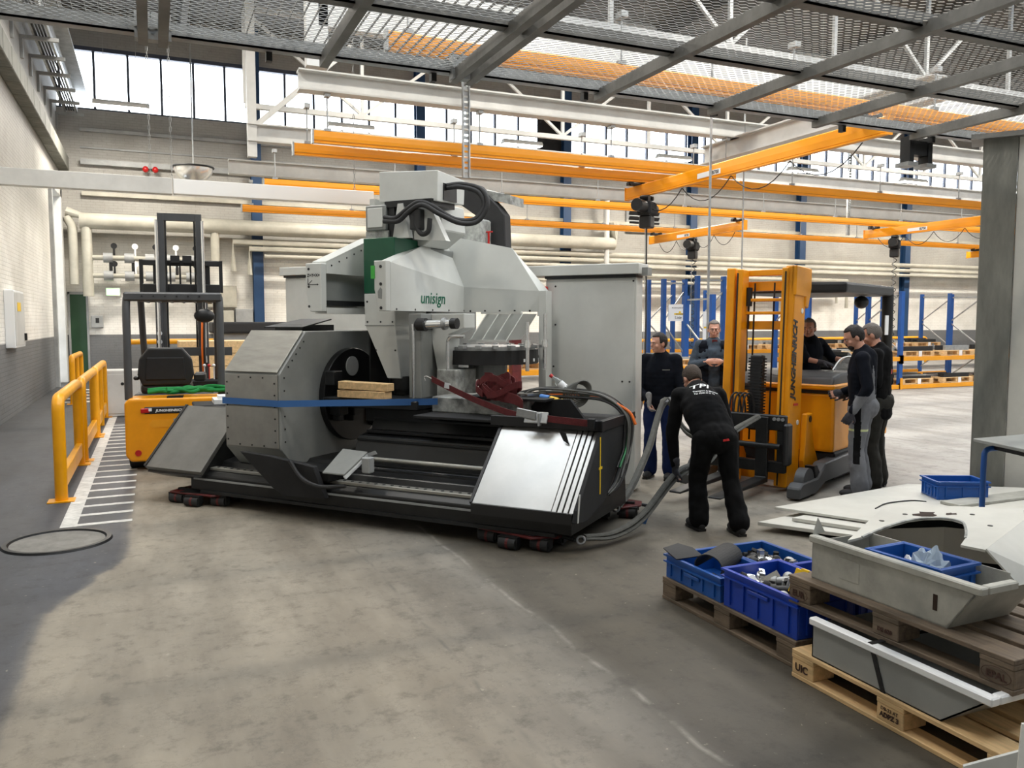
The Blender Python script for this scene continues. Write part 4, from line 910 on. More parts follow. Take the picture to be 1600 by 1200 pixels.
skate(-3.35, .10, .15, 'red transport skate under the left end of the machine')
skate(.10, .12, -.1, 'front red transport skate with a shackle under the right end')
skate(.34, 1.36, .25, 'rear red transport skate at the right end of the machine')
skate(-3.3, 1.2, .1, 'far red transport skate hidden behind the left end of the bed')
# ------------------------------------------------------------------ enclosure cabinets behind the machine
def cabinet(u0, u1, v0, v1, z1, lb, lid):
    t = thing('enclosure_cabinet', lb, 'cabinet', group='grey enclosure cabinets behind the machine')
    x_, y_, _ = W(0, 0, 0); t.location = (x_, y_, 0); t.rotation_euler = (0, 0, MZ)
    MB().box(u0, u1, v0, v1, .02, z1).build('body', 'machine_grey', t, bevel=.008)
    MB().box(u0 + .02, u1 - .02, v0 - .012, v0, .08, z1 - .04).build('front_sheet', 'machine_grey', t, bevel=.004)
    MB().box(u0 - lid, u1 + .04, v0 - .06, v1 + .05, z1 + .03, z1 + .14).build('roof_box', 'machine_light', t, bevel=.006)
    MB().box(u0, u1, v0 - .03, v1, z1, z1 + .03).build('shadow_gap', 'dark_steel', t)
    return t
c_ = cabinet(-.72, .30, 2.45, 2.66, 2.24, 'tall grey sheet-metal cabinet right of the tool magazine', .2)
bolts([(-.60, 2.438, 2.16), (-.60, 2.438, 1.75), (-.62, 2.438, 1.3), (.16, 2.438, 1.16), (.24, 2.438, 1.16), (.27, 2.438, 2.2), (-.6, 2.438, .95)], (0, -1, 0), .011, 'screws', c_)
MB().box(-.74, -.68, 2.36, 2.43, 1.98, 2.16).build('red_switch', 'red_plastic', c_, bevel=.01)
MB().tube([(-.71, 2.40, 1.98), (-.71, 2.40, .9)], .006, 6).build('switch_cable', 'cable_black', c_)
MB().box(.30, .40, 2.5, 2.65, 2.26, 2.34).build('end_bracket', 'machine_mid', c_)
cabinet(-4.9, -2.9, 3.05, 3.4, 2.38, 'low grey sheet-metal cabinet left behind the headstock', .05)
# ================================================================== FORK LIFT (left, seen from behind; local y = driving direction)
fl = thing('forklift', 'yellow counterbalance fork lift with raised mast behind the machine, seen from the rear', 'forklift', (.22, 10.62, 0), R(-5))
hw = .56
prof = [(-hw, .16), (-hw + .06, .11), (-.20, .11), (-.13, .30), (-.02, .44), (.14, .50), (hw, .52), (hw, .86), (-hw + .02, .86)]
cw = MB().py([(-hw, .18), (-hw + .06, .11), (-.22, .11), (-.17, .28), (-.08, .42), (.08, .42), (.17, .28), (.22, .11), (hw - .06, .11), (hw, .18), (hw, .82), (hw - .05, .87), (-hw + .05, .87), (-hw, .82)], 0, .48).build('counterweight', 'truck_yellow', fl, bevel=.035, seg=3)
MB().px([(-.012, .685), (-.012, .765), (.02, .775), (.02, .68)], -.34, .34).build('lamp_band', 'black', cw, bevel=.008)
for s in (-1, 1):
    MB().obox((s * .33, -.014, .725), (.10, .02, .055), rotm(0, 0, 0)).build('tail_lamp', 'red_lamp', cw, bevel=.008)
    MB().obox((s * .275, -.016, .735), (.035, .02, .035)).build('reversing_lamp', 'white_plain', cw)
    MB().cyl((s * .42, -.012, .22), (s * .42, .02, .22), .036, n=18).build('reflector', 'red_lamp', cw)
text('maker_lettering', 'JUNGHEINRICH', .040, 'white_plain', cw, (-.06, -.016, .71), (1, 0, 0), (0, 0, 1), depth=.002, bold=.0015, shear=.2, align='CENTER', xs=1.1)
MB().py([(-.30, .56), (-.26, .52), (.26, .52), (.30, .56), (.26, .61), (-.26, .61)], -.004, .02).build('handle_recess', 'rack_orange', cw)
MB().box(-.02, .02, -.008, .03, .53, .62).build('tow_pin', 'galv', cw)
MB().box(-.09, .09, .02, .2, .865, .885).build('top_notch', 'black', cw)
MB().box(-.5, .5, .45, 1.75, .18, .55).build('chassis', 'truck_yellow', fl, bevel=.02)
MB().box(-.52, .52, .5, 1.0, .55, .88).build('seat_hood', 'guard_grey', fl, bevel=.03)
MB().box(-.52, .52, 1.0, 1.75, .40, .46).build('floor_plate', 'black_matt', fl)
MB().box(-.50, .50, 1.6, 1.8, .46, .98).build('dashboard', 'black_matt', fl, bevel=.03)
for s in (-1, 1):
    w = MB().cyl((s * .36, .35, .22), (s * .54, .35, .22), .22, n=28).build('rear_wheel', 'rubber', fl, smooth=True); MB().cyl((s * .545, .35, .22), (s * .55, .35, .22), .11, n=20).build('rim', 'steel_white', w)
    w = MB().cyl((s * .36, 1.75, .28), (s * .56, 1.75, .28), .28, n=28).build('front_wheel', 'rubber', fl, smooth=True); MB().cyl((s * .565, 1.75, .28), (s * .57, 1.75, .28), .14, n=20).build('rim', 'steel_white', w)
# seat
SX = -.13
def shx(mb):
    mb.v = [(x * 1.1 + SX, y, z) for x, y, z in mb.v]; return mb
st = shx(MB().box(-.27, .27, .55, 1.0, .88, 1.0)).build('seat', 'black', fl, bevel=.04, seg=2)
shx(MB().py([(-.25, .98), (.25, .98), (.30, 1.12), (.28, 1.32), (.18, 1.46), (-.18, 1.46), (-.28, 1.32), (-.30, 1.12)], .52, .64)).build('backrest', 'black', st, bevel=.035, seg=3)
shx(MB().py([(-.22, 1.05), (.22, 1.05), (.2, 1.34), (-.2, 1.34)], .50, .53)).build('backrest_shell', 'black_matt', st, bevel=.02)
shx(MB().box(-.35, -.29, .6, .95, 1.05, 1.10)).build('armrest', 'black', st, bevel=.015)
shx(MB().box(.29, .42, .65, 1.05, 1.02, 1.12)).build('armrest', 'black', st, bevel=.02)
MB().torus((-.08, 1.45, 1.22), .17, .014, rotm(R(-60)), 24, 8).build('steering_wheel', 'black', fl, smooth=True)
MB().tube([(-.08, 1.45, 1.22), (-.08, 1.65, .9)], .03, 8).build('steering_column', 'black', fl)
for i in range(3): MB().tube([(.30 + .06 * i, 1.3, 1.0), (.30 + .06 * i, 1.28, 1.18)], .008, 6).ell((.30 + .06 * i, 1.28, 1.19), (.022, .022, .022), 8, 6).build('lever', 'white_plain' if i != 1 else 'red_plastic', fl, smooth=True)
# overhead guard
for s in (-1, 1):
    MB().tube(crom([(s * (hw - .03), .22, .84), (s * (hw - .03), .24, 1.5), (s * (hw - .03), .30, 2.02), (s * (hw - .05), .42, 2.10)], 5), .045, 10).build('rear_guard_post', 'guard_grey', fl, smooth=True)
    MB().tube(crom([(s * .48, .42, 2.10), (s * .47, 1.15, 2.12), (s * .47, 1.32, 2.04), (s * .47, 1.5, 1.5), (s * .46, 1.68, .95)], 5), .042, 10).build('front_guard_post', 'guard_grey', fl, smooth=True)
gr = MB().box(-hw, hw, .24, .36, 2.03, 2.14).build('guard_rear_bar', 'guard_grey', fl, bevel=.02)
bolts([(-.35 + i * .13, .238, 2.09) for i in range(6)], (0, -1, 0), .012, 'screws', gr)
MB().box(-.48, .48, 1.2, 1.28, 2.04, 2.12).build('guard_front_bar', 'guard_grey', fl, bevel=.01)
g0 = None
for i in range(6):
    o = MB().box(-.012, .012, .34, 1.24, 2.03, 2.10).build('guard_slat', 'guard_grey', fl) if g0 is None else dup_mesh(g0, fl)
    g0 = g0 or o; o.location.x = -.36 + i * .144
MB().ell((.33, .9, 1.86), (.13, .06, .09), 14, 8).tube([(.33, .9, 1.95), (.33, .9, 2.05)], .012, 6).build('mirror', 'black', fl, smooth=True)
# mast
for s in (-1, 1):
    MB().box(s * .30 - .045, s * .30 + .045, 1.92, 2.04, .12, 2.2).build('outer_mast_channel', 'guard_grey', fl, bevel=.006)
    MB().box(s * .245 - .04, s * .245 + .04, 1.95, 2.06, .9, 3.30).build('inner_mast_channel', 'guard_grey', fl, bevel=.006)
    MB().tube([(s * .30, 1.90, 1.2), (s * .30, 1.90, 3.2)], .022, 8).build('lift_cylinder', 'chrome', fl, smooth=True)
    MB().tube([(s * .19, 2.0, 1.4), (s * .19, 2.0, 3.22)], .012, 6).build('lift_chain', 'dark_steel', fl)
MB().box(-.29, .29, 1.96, 2.04, 3.20, 3.30).build('mast_top_bar', 'guard_grey', fl); MB().box(-.33, .33, 1.9, 1.96, 2.1, 2.2).build('mast_cross_bar', 'guard_grey', fl); MB().box(-.33, .66, 1.88, 1.94, 1.30, 1.42).build('mast_cross_bar', 'guard_grey', fl)
for i, z in enumerate((1.62, 1.50)): MB().cyl((-.30, 1.915, z), (-.30, 1.91, z), .035, n=16).build('sticker', 'paper', fl)
# carriage with load backrest, raised
cg = MB().box(-.52, .52, 2.1, 2.16, 2.20, 2.32).build('carriage', 'black', fl, bevel=.008)
MB().box(-.54, .54, 2.12, 2.16, 2.58, 2.66).build('backrest_top', 'black', cg, bevel=.01)
for x_ in (-.53, .53): MB().box(x_ - .025, x_ + .025, 2.12, 2.16, 2.20, 2.66).build('backrest_side', 'black', cg)
for x_ in (-.15, -.02, .12): MB().box(x_ - .012, x_ + .012, 2.12, 2.15, 2.3, 2.6).build('backrest_bar', 'black', cg)
for x_ in (-.08, .08): MB().box(x_ - .06, x_ + .06, 2.05, 2.12, 2.62, 2.72).build('roller_block', 'black', cg)
for s in (-1, 1): MB().box(s * .32 - .06, s * .32 + .06, 2.16, 2.21, 2.10, 2.6).box(s * .32 - .06, s * .32 + .06, 2.16, 3.2, 2.06, 2.10).build('fork', 'black', cg)
for i in range(2): MB().tube(crom([(.27 + .03 * i, 1.86, 1.9), (.26 + .03 * i, 1.80, 1.4), (.27 + .03 * i, 1.84, .9)], 4), .014, 6).build('hydraulic_hose', 'cable_orange' if i == 0 else 'cable_black', fl)
gs = thing('round_sling', 'bright green lifting sling bundled on the fork lift counterweight', 'sling', (.30, 10.80, .885), R(-5))
random.seed(5)
for i in range(5):
    p = [(-.38 + k * .15 + .22 * (i > 1), random.uniform(-.06, .08), .03 + random.uniform(0, .05) + (.02 if 2 < k < 5 else 0)) for k in range(6)]
    MB().tube(crom(p, 5), .024, 8).build('sling_strand', 'sling_green', gs, smooth=True)

# ================================================================== REACH TRUCK (local y = fork direction)
rt = thing('reach_truck', 'yellow reach truck with tall mast towing the machine on grey slings', 'reach truck', (5.99, 7.01, 0), R(115.8))
ms = bpy.data.objects.new('mast', None)
tilt = R(2.5)
def mt(mb): # lean the mast backwards around its foot
    c_, s_ = math.cos(tilt), math.sin(tilt)
    mb.v = [(x, y * c_ - (z) * s_, y * s_ + z * c_) for x, y, z in mb.v]; return mb
for s in (-1, 1):
    x0 = .30 * s
    o = mt(MB().box(x0 - .05 + .03 * s, x0 + .05 + .03 * s, -.16, .16, .04, 2.36)).build('outer_mast', 'truck_yellow', rt, bevel=.01)
    mt(MB().box(x0 - .07 - .05 * s, x0 + .0 - .05 * s, .02, .18, .05, 2.34)).build('inner_mast', 'truck_yellow', o, bevel=.008)
    mt(MB().box(x0 - .035 - .035 * s, x0 - .02 - .035 * s, .165, .185, .06, 2.30)).build('guide_gap', 'black', o)
    mt(MB().tube([(.11 * s, .02, .5), (.11 * s, .02, 2.2)], .010, 6)).build('lift_chain', 'black_matt', o)
lf = mt(MB().box(-.385, -.375, -.14, .15, .06, 2.34)).build('side_plate', 'truck_yellow', rt)
t_ = text('maker_lettering', 'JUNGHEINRICH', .150, 'black', lf, (-.388, .055, .97), (0, 0, 1), (0, 1, 0), depth=.002, bold=.006, shear=.2, xs=.78)
for v_ in t_.data.vertices:
    x, y, z = v_.co; v_.co = (x, y * math.cos(tilt) - z * math.sin(tilt), y * math.sin(tilt) + z * math.cos(tilt))
J_ = mt(MB().box(-.392, -.388, -.05, .07, .90, .925)).build('red_initial', 'red_plastic', lf)
mt(MB().px([(-.26, 2.36), (.16, 2.36), (.16, 2.05), (-.12, 2.05), (-.12, 1.95), (-.20, 1.93), (-.27, 2.15)], -.40, -.34)).build('mast_head_cover', 'truck_yellow', rt, bevel=.01)
for z in (1.90, .72): mt(MB().cyl((-.386, -.06, z), (-.392, -.06, z), .028, n=14)).build('sticker', 'paper', lf)
for z0, z1, y0 in ((2.28, 2.34, .0), (2.12, 2.22, -.05), (2.0, 2.03, .05), (1.86, 1.89, .05), (1.70, 1.79, .0), (.08, .22, -.05)): mt(MB().box(-.25, .25, y0 - .05, y0 + .02, z0, z1)).build('mast_rung', 'truck_yellow', rt, bevel=.004)
mt(MB().tube([(.16, .05, 2.15), (.16, .05, 1.95)], .035, 10).tube([(.16, .05, 1.95), (.16, .05, 1.7)], .012, 6)).build('chain_anchor', 'black', rt)
ec = mt(MB().box(-.06, .07, .06, .16, .62, 1.42)).build('energy_chain', 'black', rt, bevel=.01)
e0 = None
for i in range(24): mt(MB().box(-.075, .085, .055, .165, .64 + i * .032, .655 + i * .032)).build('chain_link', 'black_matt', ec)
# fork carriage
ca = MB().box(-.42, .42, .24, .30, .66, .82).build('fork_carriage', 'dark_steel', rt, bevel=.01)
MB().box(-.42, .42, .24, .30, .22, .34).build('lower_bar', 'dark_steel', ca, bevel=.01)
for x_ in (-.36, -.14, .14, .36): MB().box(x_ - .035, x_ + .035, .23, .29, .22, .82).build('carriage_upright', 'dark_steel', ca, bevel=.006)
MB().box(-.46, -.40, .2, .34, .30, .74).build('side_shift_cylinder', 'black', ca, bevel=.02); MB().tube([(-.38, .33, .5), (.38, .33, .5)], .03, 10).build('shift_rod', 'dark_steel', ca, smooth=True)
for i in range(3): MB().cyl((-.30 - .045 * i, .30, .78), (-.30 - .045 * i, .315, .78), .018, n=10).build('hose_port', 'galv', ca)
for i in range(4): MB().tube(crom([(.22 - .05 * i, .27, .8), (.20 - .05 * i, .26, .98), (.16 - .05 * i, .2, 1.02), (.14 - .05 * i, .16, .9), (.14 - .05 * i, .14, .7)], 4), .011, 6).build('hydraulic_hose', 'rubber', ca, smooth=True)
for x_ in (-.18, .24):
    MB().px([(.30, .80), (.345, .80), (.345, .17), (1.38, .125), (1.38, .105), (.30, .115)], x_ - .065, x_ + .065).build('fork', 'dark_steel', ca, bevel=.006)
# reach legs with load wheels
for s in (-1, 1):
    lg_ = MB().px([(.52, .02), (.52, .13), (.44, .17), (.02, .17), (-.2, .30), (-2.1, .34), (-2.1, .10), (-.2, .10), (.06, .02)], s * .60 - .07, s * .60 + .07).build('reach_leg', 'guard_grey', rt, bevel=.012)
    MB().cyl((s * .60 - .05, .24, .15), (s * .60 + .05, .24, .15), .149, n=26).build('load_wheel', 'guard_grey', rt, smooth=True)
    MB().px([(.05, .17), (.10, .30), (.02, .30), (-.06, .22)], s * .6 - .05, s * .6 + .05).build('wheel_guard', 'black', lg_)
# mast reach carriage (curved yellow arms)
for s in (-1, 1): MB().px([(-.20, .80), (-.36, .80), (-.36, .62), (-.42, .45), (-.55, .26), (-.9, .16), (-.9, .08), (-.2, .08), (-.14, .3), (-.17, .55)], s * .42 - .03, s * .42 + .03).build('reach_arm', 'truck_yellow', rt, bevel=.01)
MB().cyl((-.452, -.28, .74), (-.458, -.28, .74), .035, n=14).build('pivot_bolt', 'black', rt)
# chassis
ch = MB().box(-.62, .62, -2.35, -.52, .36, 1.0).build('chassis', 'truck_yellow', rt, bevel=.03, seg=2)
MB().box(-.63, .63, -2.37, -.55, .06, .36).build('skirt', 'black_matt', ch, bevel=.02)
MB().box(-.60, .60, -1.75, -.52, 1.0, 1.04).build('hood_gap', 'black', ch)
MB().box(-.63, .30, -1.30, -.48, 1.04, 1.10).build('hood', 'truck_yellow', ch, bevel=.015)
MB().px([(-.50, 1.08), (-.55, 1.18), (-.80, 1.22), (-1.6, 1.20), (-1.75, 1.10), (-1.6, 1.04), (-.5, 1.04)], -.60, .60).build('dashboard', 'guard_grey', ch, bevel=.03, seg=2)
mat('clear_screen', (0.75, 0.8, 0.8), 0.05, trans=1.0, alpha=0.25)
MB().prism([(-.58, -.55, 1.24), (-.58, -.80, 1.36), (-.58, -1.15, 1.38), (-.58, -1.45, 1.33), (-.58, -1.62, 1.22)], (.01, 0, 0)).build('wind_screen', 'clear_screen', ch)
MB().tube(crom([(-.58, -.55, 1.26), (-.58, -.80, 1.37), (-.58, -1.15, 1.39), (-.58, -1.45, 1.34), (-.58, -1.63, 1.22)], 5), .008, 6).build('screen_rim', 'white_plain', ch)
MB().box(-.62, .62, -2.45, -2.2, .36, 1.35).build('battery_back', 'truck_yellow', ch, bevel=.03)
MB().box(-.4, .4, -2.2, -1.75, 1.0, 1.16).build('seat', 'black', ch, bevel=.04); MB().box(-.25, .25, -2.24, -2.12, 1.16, 1.4).build('seat_back', 'black', ch, bevel=.04)
# overhead guard
og = MB().pz([(-.64, -2.5), (.64, -2.5), (.64, -.75), (.3, -.55), (-.3, -.55), (-.64, -.75)], 2.10, 2.22).build('overhead_guard', 'black', rt, bevel=.03, seg=2)
for s in (-1, 1):
    MB().tube(crom([(s * .58, -2.40, 1.0), (s * .58, -2.44, 1.6), (s * .58, -2.44, 2.12)], 4), .07, 10).build('guard_post', 'black', og, smooth=True)
MB().tube([(.5, -.7, 1.0), (.5, -.68, 2.12)], .035, 8).build('guard_post', 'black', og)
MB().ell((-.40, -2.0, 2.02), (.08, .12, .08), 14, 8).build('work_lamp', 'black', og, smooth=True)
MB().box(-.63, -.62, -2.33, -2.20, 1.62, 1.86).build('notice_sheet', 'paper', og)

# ================================================================== SLINGS between truck and skates
def TW(x, y, z):
    a = R(115.8); return (5.99 + x * math.cos(a) - y * math.sin(a), 7.01 + x * math.sin(a) + y * math.cos(a), z)
mat('shackle', (0.35, 0.36, 0.37), 0.35, 0.8)
def sling(pts, r, lb):
    t = thing('tow_sling', lb, 'sling', group='grey tow slings')
    for i, dz in enumerate((0.0, .045)):
        q = [Vector(p) + Vector((0.01 * i, .02 * i, dz * (0.3 + 0.7 * math.sin(PI * min(1, k / max(1, len(pts) - 1)))))) for k, p in enumerate(pts)]
        MB().tube(crom(q, 8), r, 8, ry=r * .55).build('sling_leg', 'sling_grey', t, smooth=True)
    p = Vector(pts[0]); MB().torus(p + Vector((-.04, -.02, .0)), .03, .009, rotm(R(60), 0, R(-40)), 16, 6).build('shackle', 'shackle', t, smooth=True)
    return t
# ================================================================== EUR PALLET
def make_pallet(m_, lb, loc, rz=0.0, group='euro pallets', cat='pallet', stamps=None):
    """1.2 m long along local y, .8 m wide along local x, origin at the near-left bottom corner"""
    t = thing('pallet', lb, cat, loc, rz, group)
    bx0 = None
    for x0, w in ((0, .145), (.19, .10), (.3275, .145), (.51, .10), (.655, .145)): MB().box(x0, x0 + w, 0, 1.2, .122, .144).build('deck_board', m_, t, bevel=.003)
    for y0 in (0, .5275, 1.055): MB().box(0, .8, y0, y0 + .145, .100, .122).build('cross_board', m_, t, bevel=.003)
    for x0 in (0, .3275, .655):
        MB().box(x0, x0 + (.145 if x0 else .10), 0, 1.2, 0, .022).build('bottom_board', m_, t, bevel=.003)
        for y0 in (0, .5275, 1.055): MB().box(x0 + .002, x0 + .143, y0 + .001, y0 + .144, .022, .100).build('block', m_, t, bevel=.004)
    for (y, tx, sz) in (stamps or []): text('stamp_lettering', tx, sz, 'stamp', t, (-.002, y, .045), (0, -1, 0), (0, 0, 1), depth=.001, bold=.0012, align='CENTER')
    return t
p1 = make_pallet('wood_light', 'light new pallet at the bottom of the near stack, stamped UIC', (2.90, 1.91, 0), 0, stamps=[(1.13, 'UIC', .052), (.60, 'ADPZ 3', .030)])
text('stamp_lettering', 'DB-22 AT', .022, 'stamp', p1, (-.002, .60, .075), (0, -1, 0), (0, 0, 1), depth=.001, align='CENTER')
p2 = make_pallet('wood_dark', 'dark grimy pallet stacked above the grey tray, stamped EPAL', (3.0, 2.03, .335), R(1.0), stamps=[(.07, 'EPAL', .04), (1.13, 'EUR', .045), (.60, 'DE 620', .026)])
for y in (.07, 1.13): MB().tube([(-.003, y + .062 * math.cos(a * PI / 12), .061 + .032 * math.sin(a * PI / 12)) for a in range(25)], .0015, 4).build('stamp_oval', 'stamp', p2)
p3 = make_pallet('wood_dark', 'worn pallet carrying the blue bins', (2.97, 3.16, 0), 0)
# lower grey tray on the light pallet
def tray(name, lb, cat, loc, rz, L, H, D, m_, lip, chamf):
    t = thing(name, lb, cat, loc, rz)
    outer = [(0, 0), (0, H), (-.0, H)]
    MB().prism([(0, chamf, 0), (0, L, 0), (0, L, H), (0, 0, H)], (.006, 0, 0)).build('front_wall', m_, t)
    MB().prism([(0, chamf, 0), (D, chamf, 0), (D, 0, H), (0, 0, H)], (0, .006, .004)).build('sloped_end', m_, t)
    MB().box(0, D, L - .006, L, 0, H).build('rear_end', m_, t)
    MB().box(0, D, chamf, L, 0, .006).build('bottom', m_, t)
    MB().box(D - .006, D, chamf, L, 0, H).build('back_wall', m_, t)
    MB().box(-.018, .03, -.03, L + .01, H - .004, H + .032).build('rim', lip, t, bevel=.006)
    MB().box(.032, D * .55, -.03, .012, H - .004, H + .032).build('rim', lip, t, bevel=.006)
    return t
tr1 = tray('sheet_metal_tray', 'clean grey sheet-metal trough strapped on the light pallet', 'tray', (2.915, 2.07, .144), 0, .92, .165, .60, 'tray_grey', 'white_plain', .20)
MB().prism([(-.004, .55, .20), (-.004, .575, .20), (-.003, .50, 0), (-.003, .475, 0)], (-.003, 0, 0)).build('packing_strap', 'black', tr1)
MB().box(-.01, .5, .55, .575, .197, .2).build('packing_strap', 'black', tr1)
tr2 = tray('sheet_metal_tub', 'dirty grey sheet-metal tub on the upper dark pallet', 'tub', (3.06, 2.24, .479), R(1.0), .90, .19, .40, 'tub_grey', 'tub_grey', .13)
MB().box(-.002, .0, .60, .72, .05, .15).build('welded_patch', 'tub_grey', tr2, bevel=.001); MB().box(-.003, .0, .18, .20, .06, .13).build('oil_stain', 'burn', tr2)
MB().prism([(.0, .90, .22), (.10, .92, .22), (.05, .92, .30)], (.004, 0, 0)).build('bent_corner', 'tub_grey', tr2)
# blue bins
def bin_(name, lb, loc, sx_, sy_, h, m_, group=None, rz=0.0, ribs=True):
    t = thing(name, lb, 'bin', loc, rz, group); th = .012; tp = .012
    for a, b_, c_, d_ in ((0, th, 0, sy_), (sx_ - th, sx_, 0, sy_), (th, sx_ - th, 0, th), (th, sx_ - th, sy_ - th, sy_)): MB().box(a, b_, c_, d_, 0, h).build('side_wall', m_, t, bevel=.003)
    MB().box(th, sx_ - th, th, sy_ - th, 0, .012).build('bottom', m_, t)
    for z in (h - .03, h - .06): MB().box(-.012, sx_ + .012, -.012, sy_ + .012, z, z + .009).box(th, sx_ - th, th, sy_ - th, z - .0, z + .001).build('rib', m_, t) if False else None
    for a, b_, c_, d_ in ((-.014, .0, -.014, sy_ + .014), (sx_, sx_ + .014, -.014, sy_ + .014), (0, sx_, -.014, 0), (0, sx_, sy_, sy_ + .014)):
        MB().box(a, b_, c_, d_, h - .012, h).build('rim', m_, t); MB().box(a, b_, c_, d_, h - .05, h - .042).build('rib', m_, t)
    if ribs:
        n = 5
        for i in range(n):
            y = sy_ * (i + .5) / n; MB().box(-.010, 0, y - .006, y + .006, .02, h - .05).build('rib', m_, t)
        MB().box(-.011, -.0, sy_ * .36, sy_ * .64, h - .085, h - .06).build('handle', m_, t, bevel=.004)
        for i in range(3): MB().box(sx_ * (i + .5) / 3 - .006, sx_ * (i + .5) / 3 + .006, -.010, 0, .02, h - .05).build('rib', m_, t)
    return t
bin_('plastic_bin', 'low blue bin with a black mesh roll lying across it', (2.985, 3.79, .144), .385, .55, .15, 'crate_blue', 'blue bins on the pallet')
bin_('plastic_bin', 'tall royal blue bin full of metal parts at the near end of the bin pallet', (2.985, 3.17, .144), .40, .59, .22, 'bin_blue', 'blue bins on the pallet')
bin_('plastic_bin', 'low blue bin with metal parts behind the mesh roll', (3.39, 3.79, .144), .37, .55, .15, 'crate_blue', 'blue bins on the pallet')
bin_('plastic_bin', 'blue bin behind the tall royal blue bin', (3.41, 3.17, .144), .36, .59, .18, 'bin_blue', 'blue bins on the pallet')
bin_('plastic_bin', 'small blue bin with clear plastic bags inside the dirty tub', (3.17, 2.50, .495), .25, .38, .19, 'crate_blue', 'blue bins on the pallet', rz=R(3))
# crumpled bags in that bin
def crumple(name, lb, loc, r, m_, seed, cat):
    mb = MB().ell((0, 0, r * .7), (r, r * .8, r * 1.1), 18, 12)
    random.seed(seed); off = Vector((seed * 3.1, seed, 0))
    mb.v = [tuple(Vector(v) * (1 + .5 * noise.noise(Vector(v) * (2.2 / r) + off))) for v in mb.v]
    return tag(mb.build(name, m_, loc=loc), lb, cat)
mat('bag', (0.55, 0.66, 0.76), 0.25, alpha=0.75)
crumple('plastic_bag', 'pale clear plastic bag bunched up in the small blue bin', (3.29, 2.64, .56), .085, 'bag', 2, 'bag')
crumple('plastic_bag', 'small white paper bag corner beside the clear bag', (3.28, 2.77, .56), .055, 'paper', 4, 'bag')
# machine parts in the bins
random.seed(21)
def parts(x0, x1, y0, y1, z, n, where):
    for i in range(n):
        x_, y_ = random.uniform(x0, x1), random.uniform(y0, y1); k = i % 4; a = random.uniform(0, 6)
        zz = z + random.uniform(0, .03)
        if k == 0: mb = MB().cyl((-.05, 0, 0), (.05, 0, .01), .024, n=12).cyl((.03, 0, .005), (.06, 0, .01), .034, n=12)
        elif k == 1: mb = MB().obox((0, 0, 0), (.12, .05, .04), rotm(.3, .2, 0)).obox((.04, 0, .03), (.03, .05, .05), rotm(.3, .2, 0))
        elif k == 2: mb = MB().ell((0, 0, .02), (.032, .032, .032), 12, 8).cyl((0, 0, .0), (.05, .03, -.02), .012, n=8)
        else: mb = MB().obox((0, 0, 0), (.18, .035, .02), rotm(.1, .25, 0)).cyl((.07, 0, .0), (.07, 0, .04), .018, n=10)
        m_ = ('dark_steel', 'black_matt', 'chrome', 'dark_steel', 'galv')[random.randrange(5)]
        o = mb.build('machine_part', m_, smooth=(k in (0, 2)), loc=(x_, y_, zz), rot=(random.uniform(-.3, .3), random.uniform(-.3, .3), a))
        tag(o, '%s metal machine part in %s' % ({'dark_steel': 'dark', 'black_matt': 'black', 'chrome': 'shiny', 'galv': 'grey'}[m_], where), 'part', 'machine parts in ' + where)
parts(3.03, 3.33, 3.25, 3.70, .27, 30, 'the tall royal blue bin'); parts(3.44, 3.70, 3.86, 4.28, .22, 26, 'the low blue bin behind the mesh roll'); parts(3.45, 3.72, 3.22, 3.7, .26, 14, 'the rear blue bin')
parts(3.14, 3.36, 2.93, 3.05, .51, 6, 'the dirty tub'); parts(3.02, 3.33, 3.84, 4.0, .17, 6, 'the low blue bin under the mesh roll')
# bed of swarf under the parts
for i, (x0, x1, y0, y1, z) in enumerate(((3.0, 3.37, 3.19, 3.74, .25), (3.40, 3.75, 3.81, 4.32, .205), (3.42, 3.76, 3.19, 3.74, .245))):
    o = MB().box(x0, x1, y0, y1, .157, z).build('small_parts_fill', 'black_matt'); o['label'] = ('dense fill of small dark scrap in the tall royal blue bin', 'dense fill of small dark scrap in the far low blue bin', 'dense fill of small dark scrap in the rear blue bin')[i]; o['category'] = 'scrap'; o['kind'] = 'stuff'
mr = MB(); pr_ = [(.09 * math.cos(R(a)), .075 * math.sin(R(a))) for a in range(-20, 201, 11)]
mr = MB(); n = len(pr_)
mr.add([(x, 0, z) for x, z in pr_] + [(x * .95, .34, z * .98) for x, z in pr_], [(i, i + 1, n + i + 1, n + i) for i in range(n - 1)])
o = mr.build('mesh_roll', 'rubber', loc=(3.04, 3.98, .30), rot=(0, R(5), R(-60))); o.modifiers.new('t', 'SOLIDIFY').thickness = .006; tag(o, 'half-rolled sheet of black rubber mesh on the far blue bin', 'rubber mat')
mr = MB(); mr.add([(-.1, 0, 0), (.1, 0, 0), (.11, .12, .02), (.05, .2, .035), (-.09, .16, .03)], [(0, 1, 2, 3, 4)])
o = mr.build('rubber_sheet', 'rubber', loc=(3.05, 4.18, .305)); o.modifiers.new('t', 'SOLIDIFY').thickness = .006; tag(o, 'flat ragged piece of black rubber beside the mesh roll', 'rubber mat')
tag(MB().box(-.012, .012, -.05, .05, -.05, .08).box(-.02, .03, -.02, .02, .05, .09).build('clamp', 'yellow_tape', loc=(3.07, 3.24, .40), rot=(.2, .3, .4)), 'yellow clamp sticking out of the tall blue bin', 'clamp')
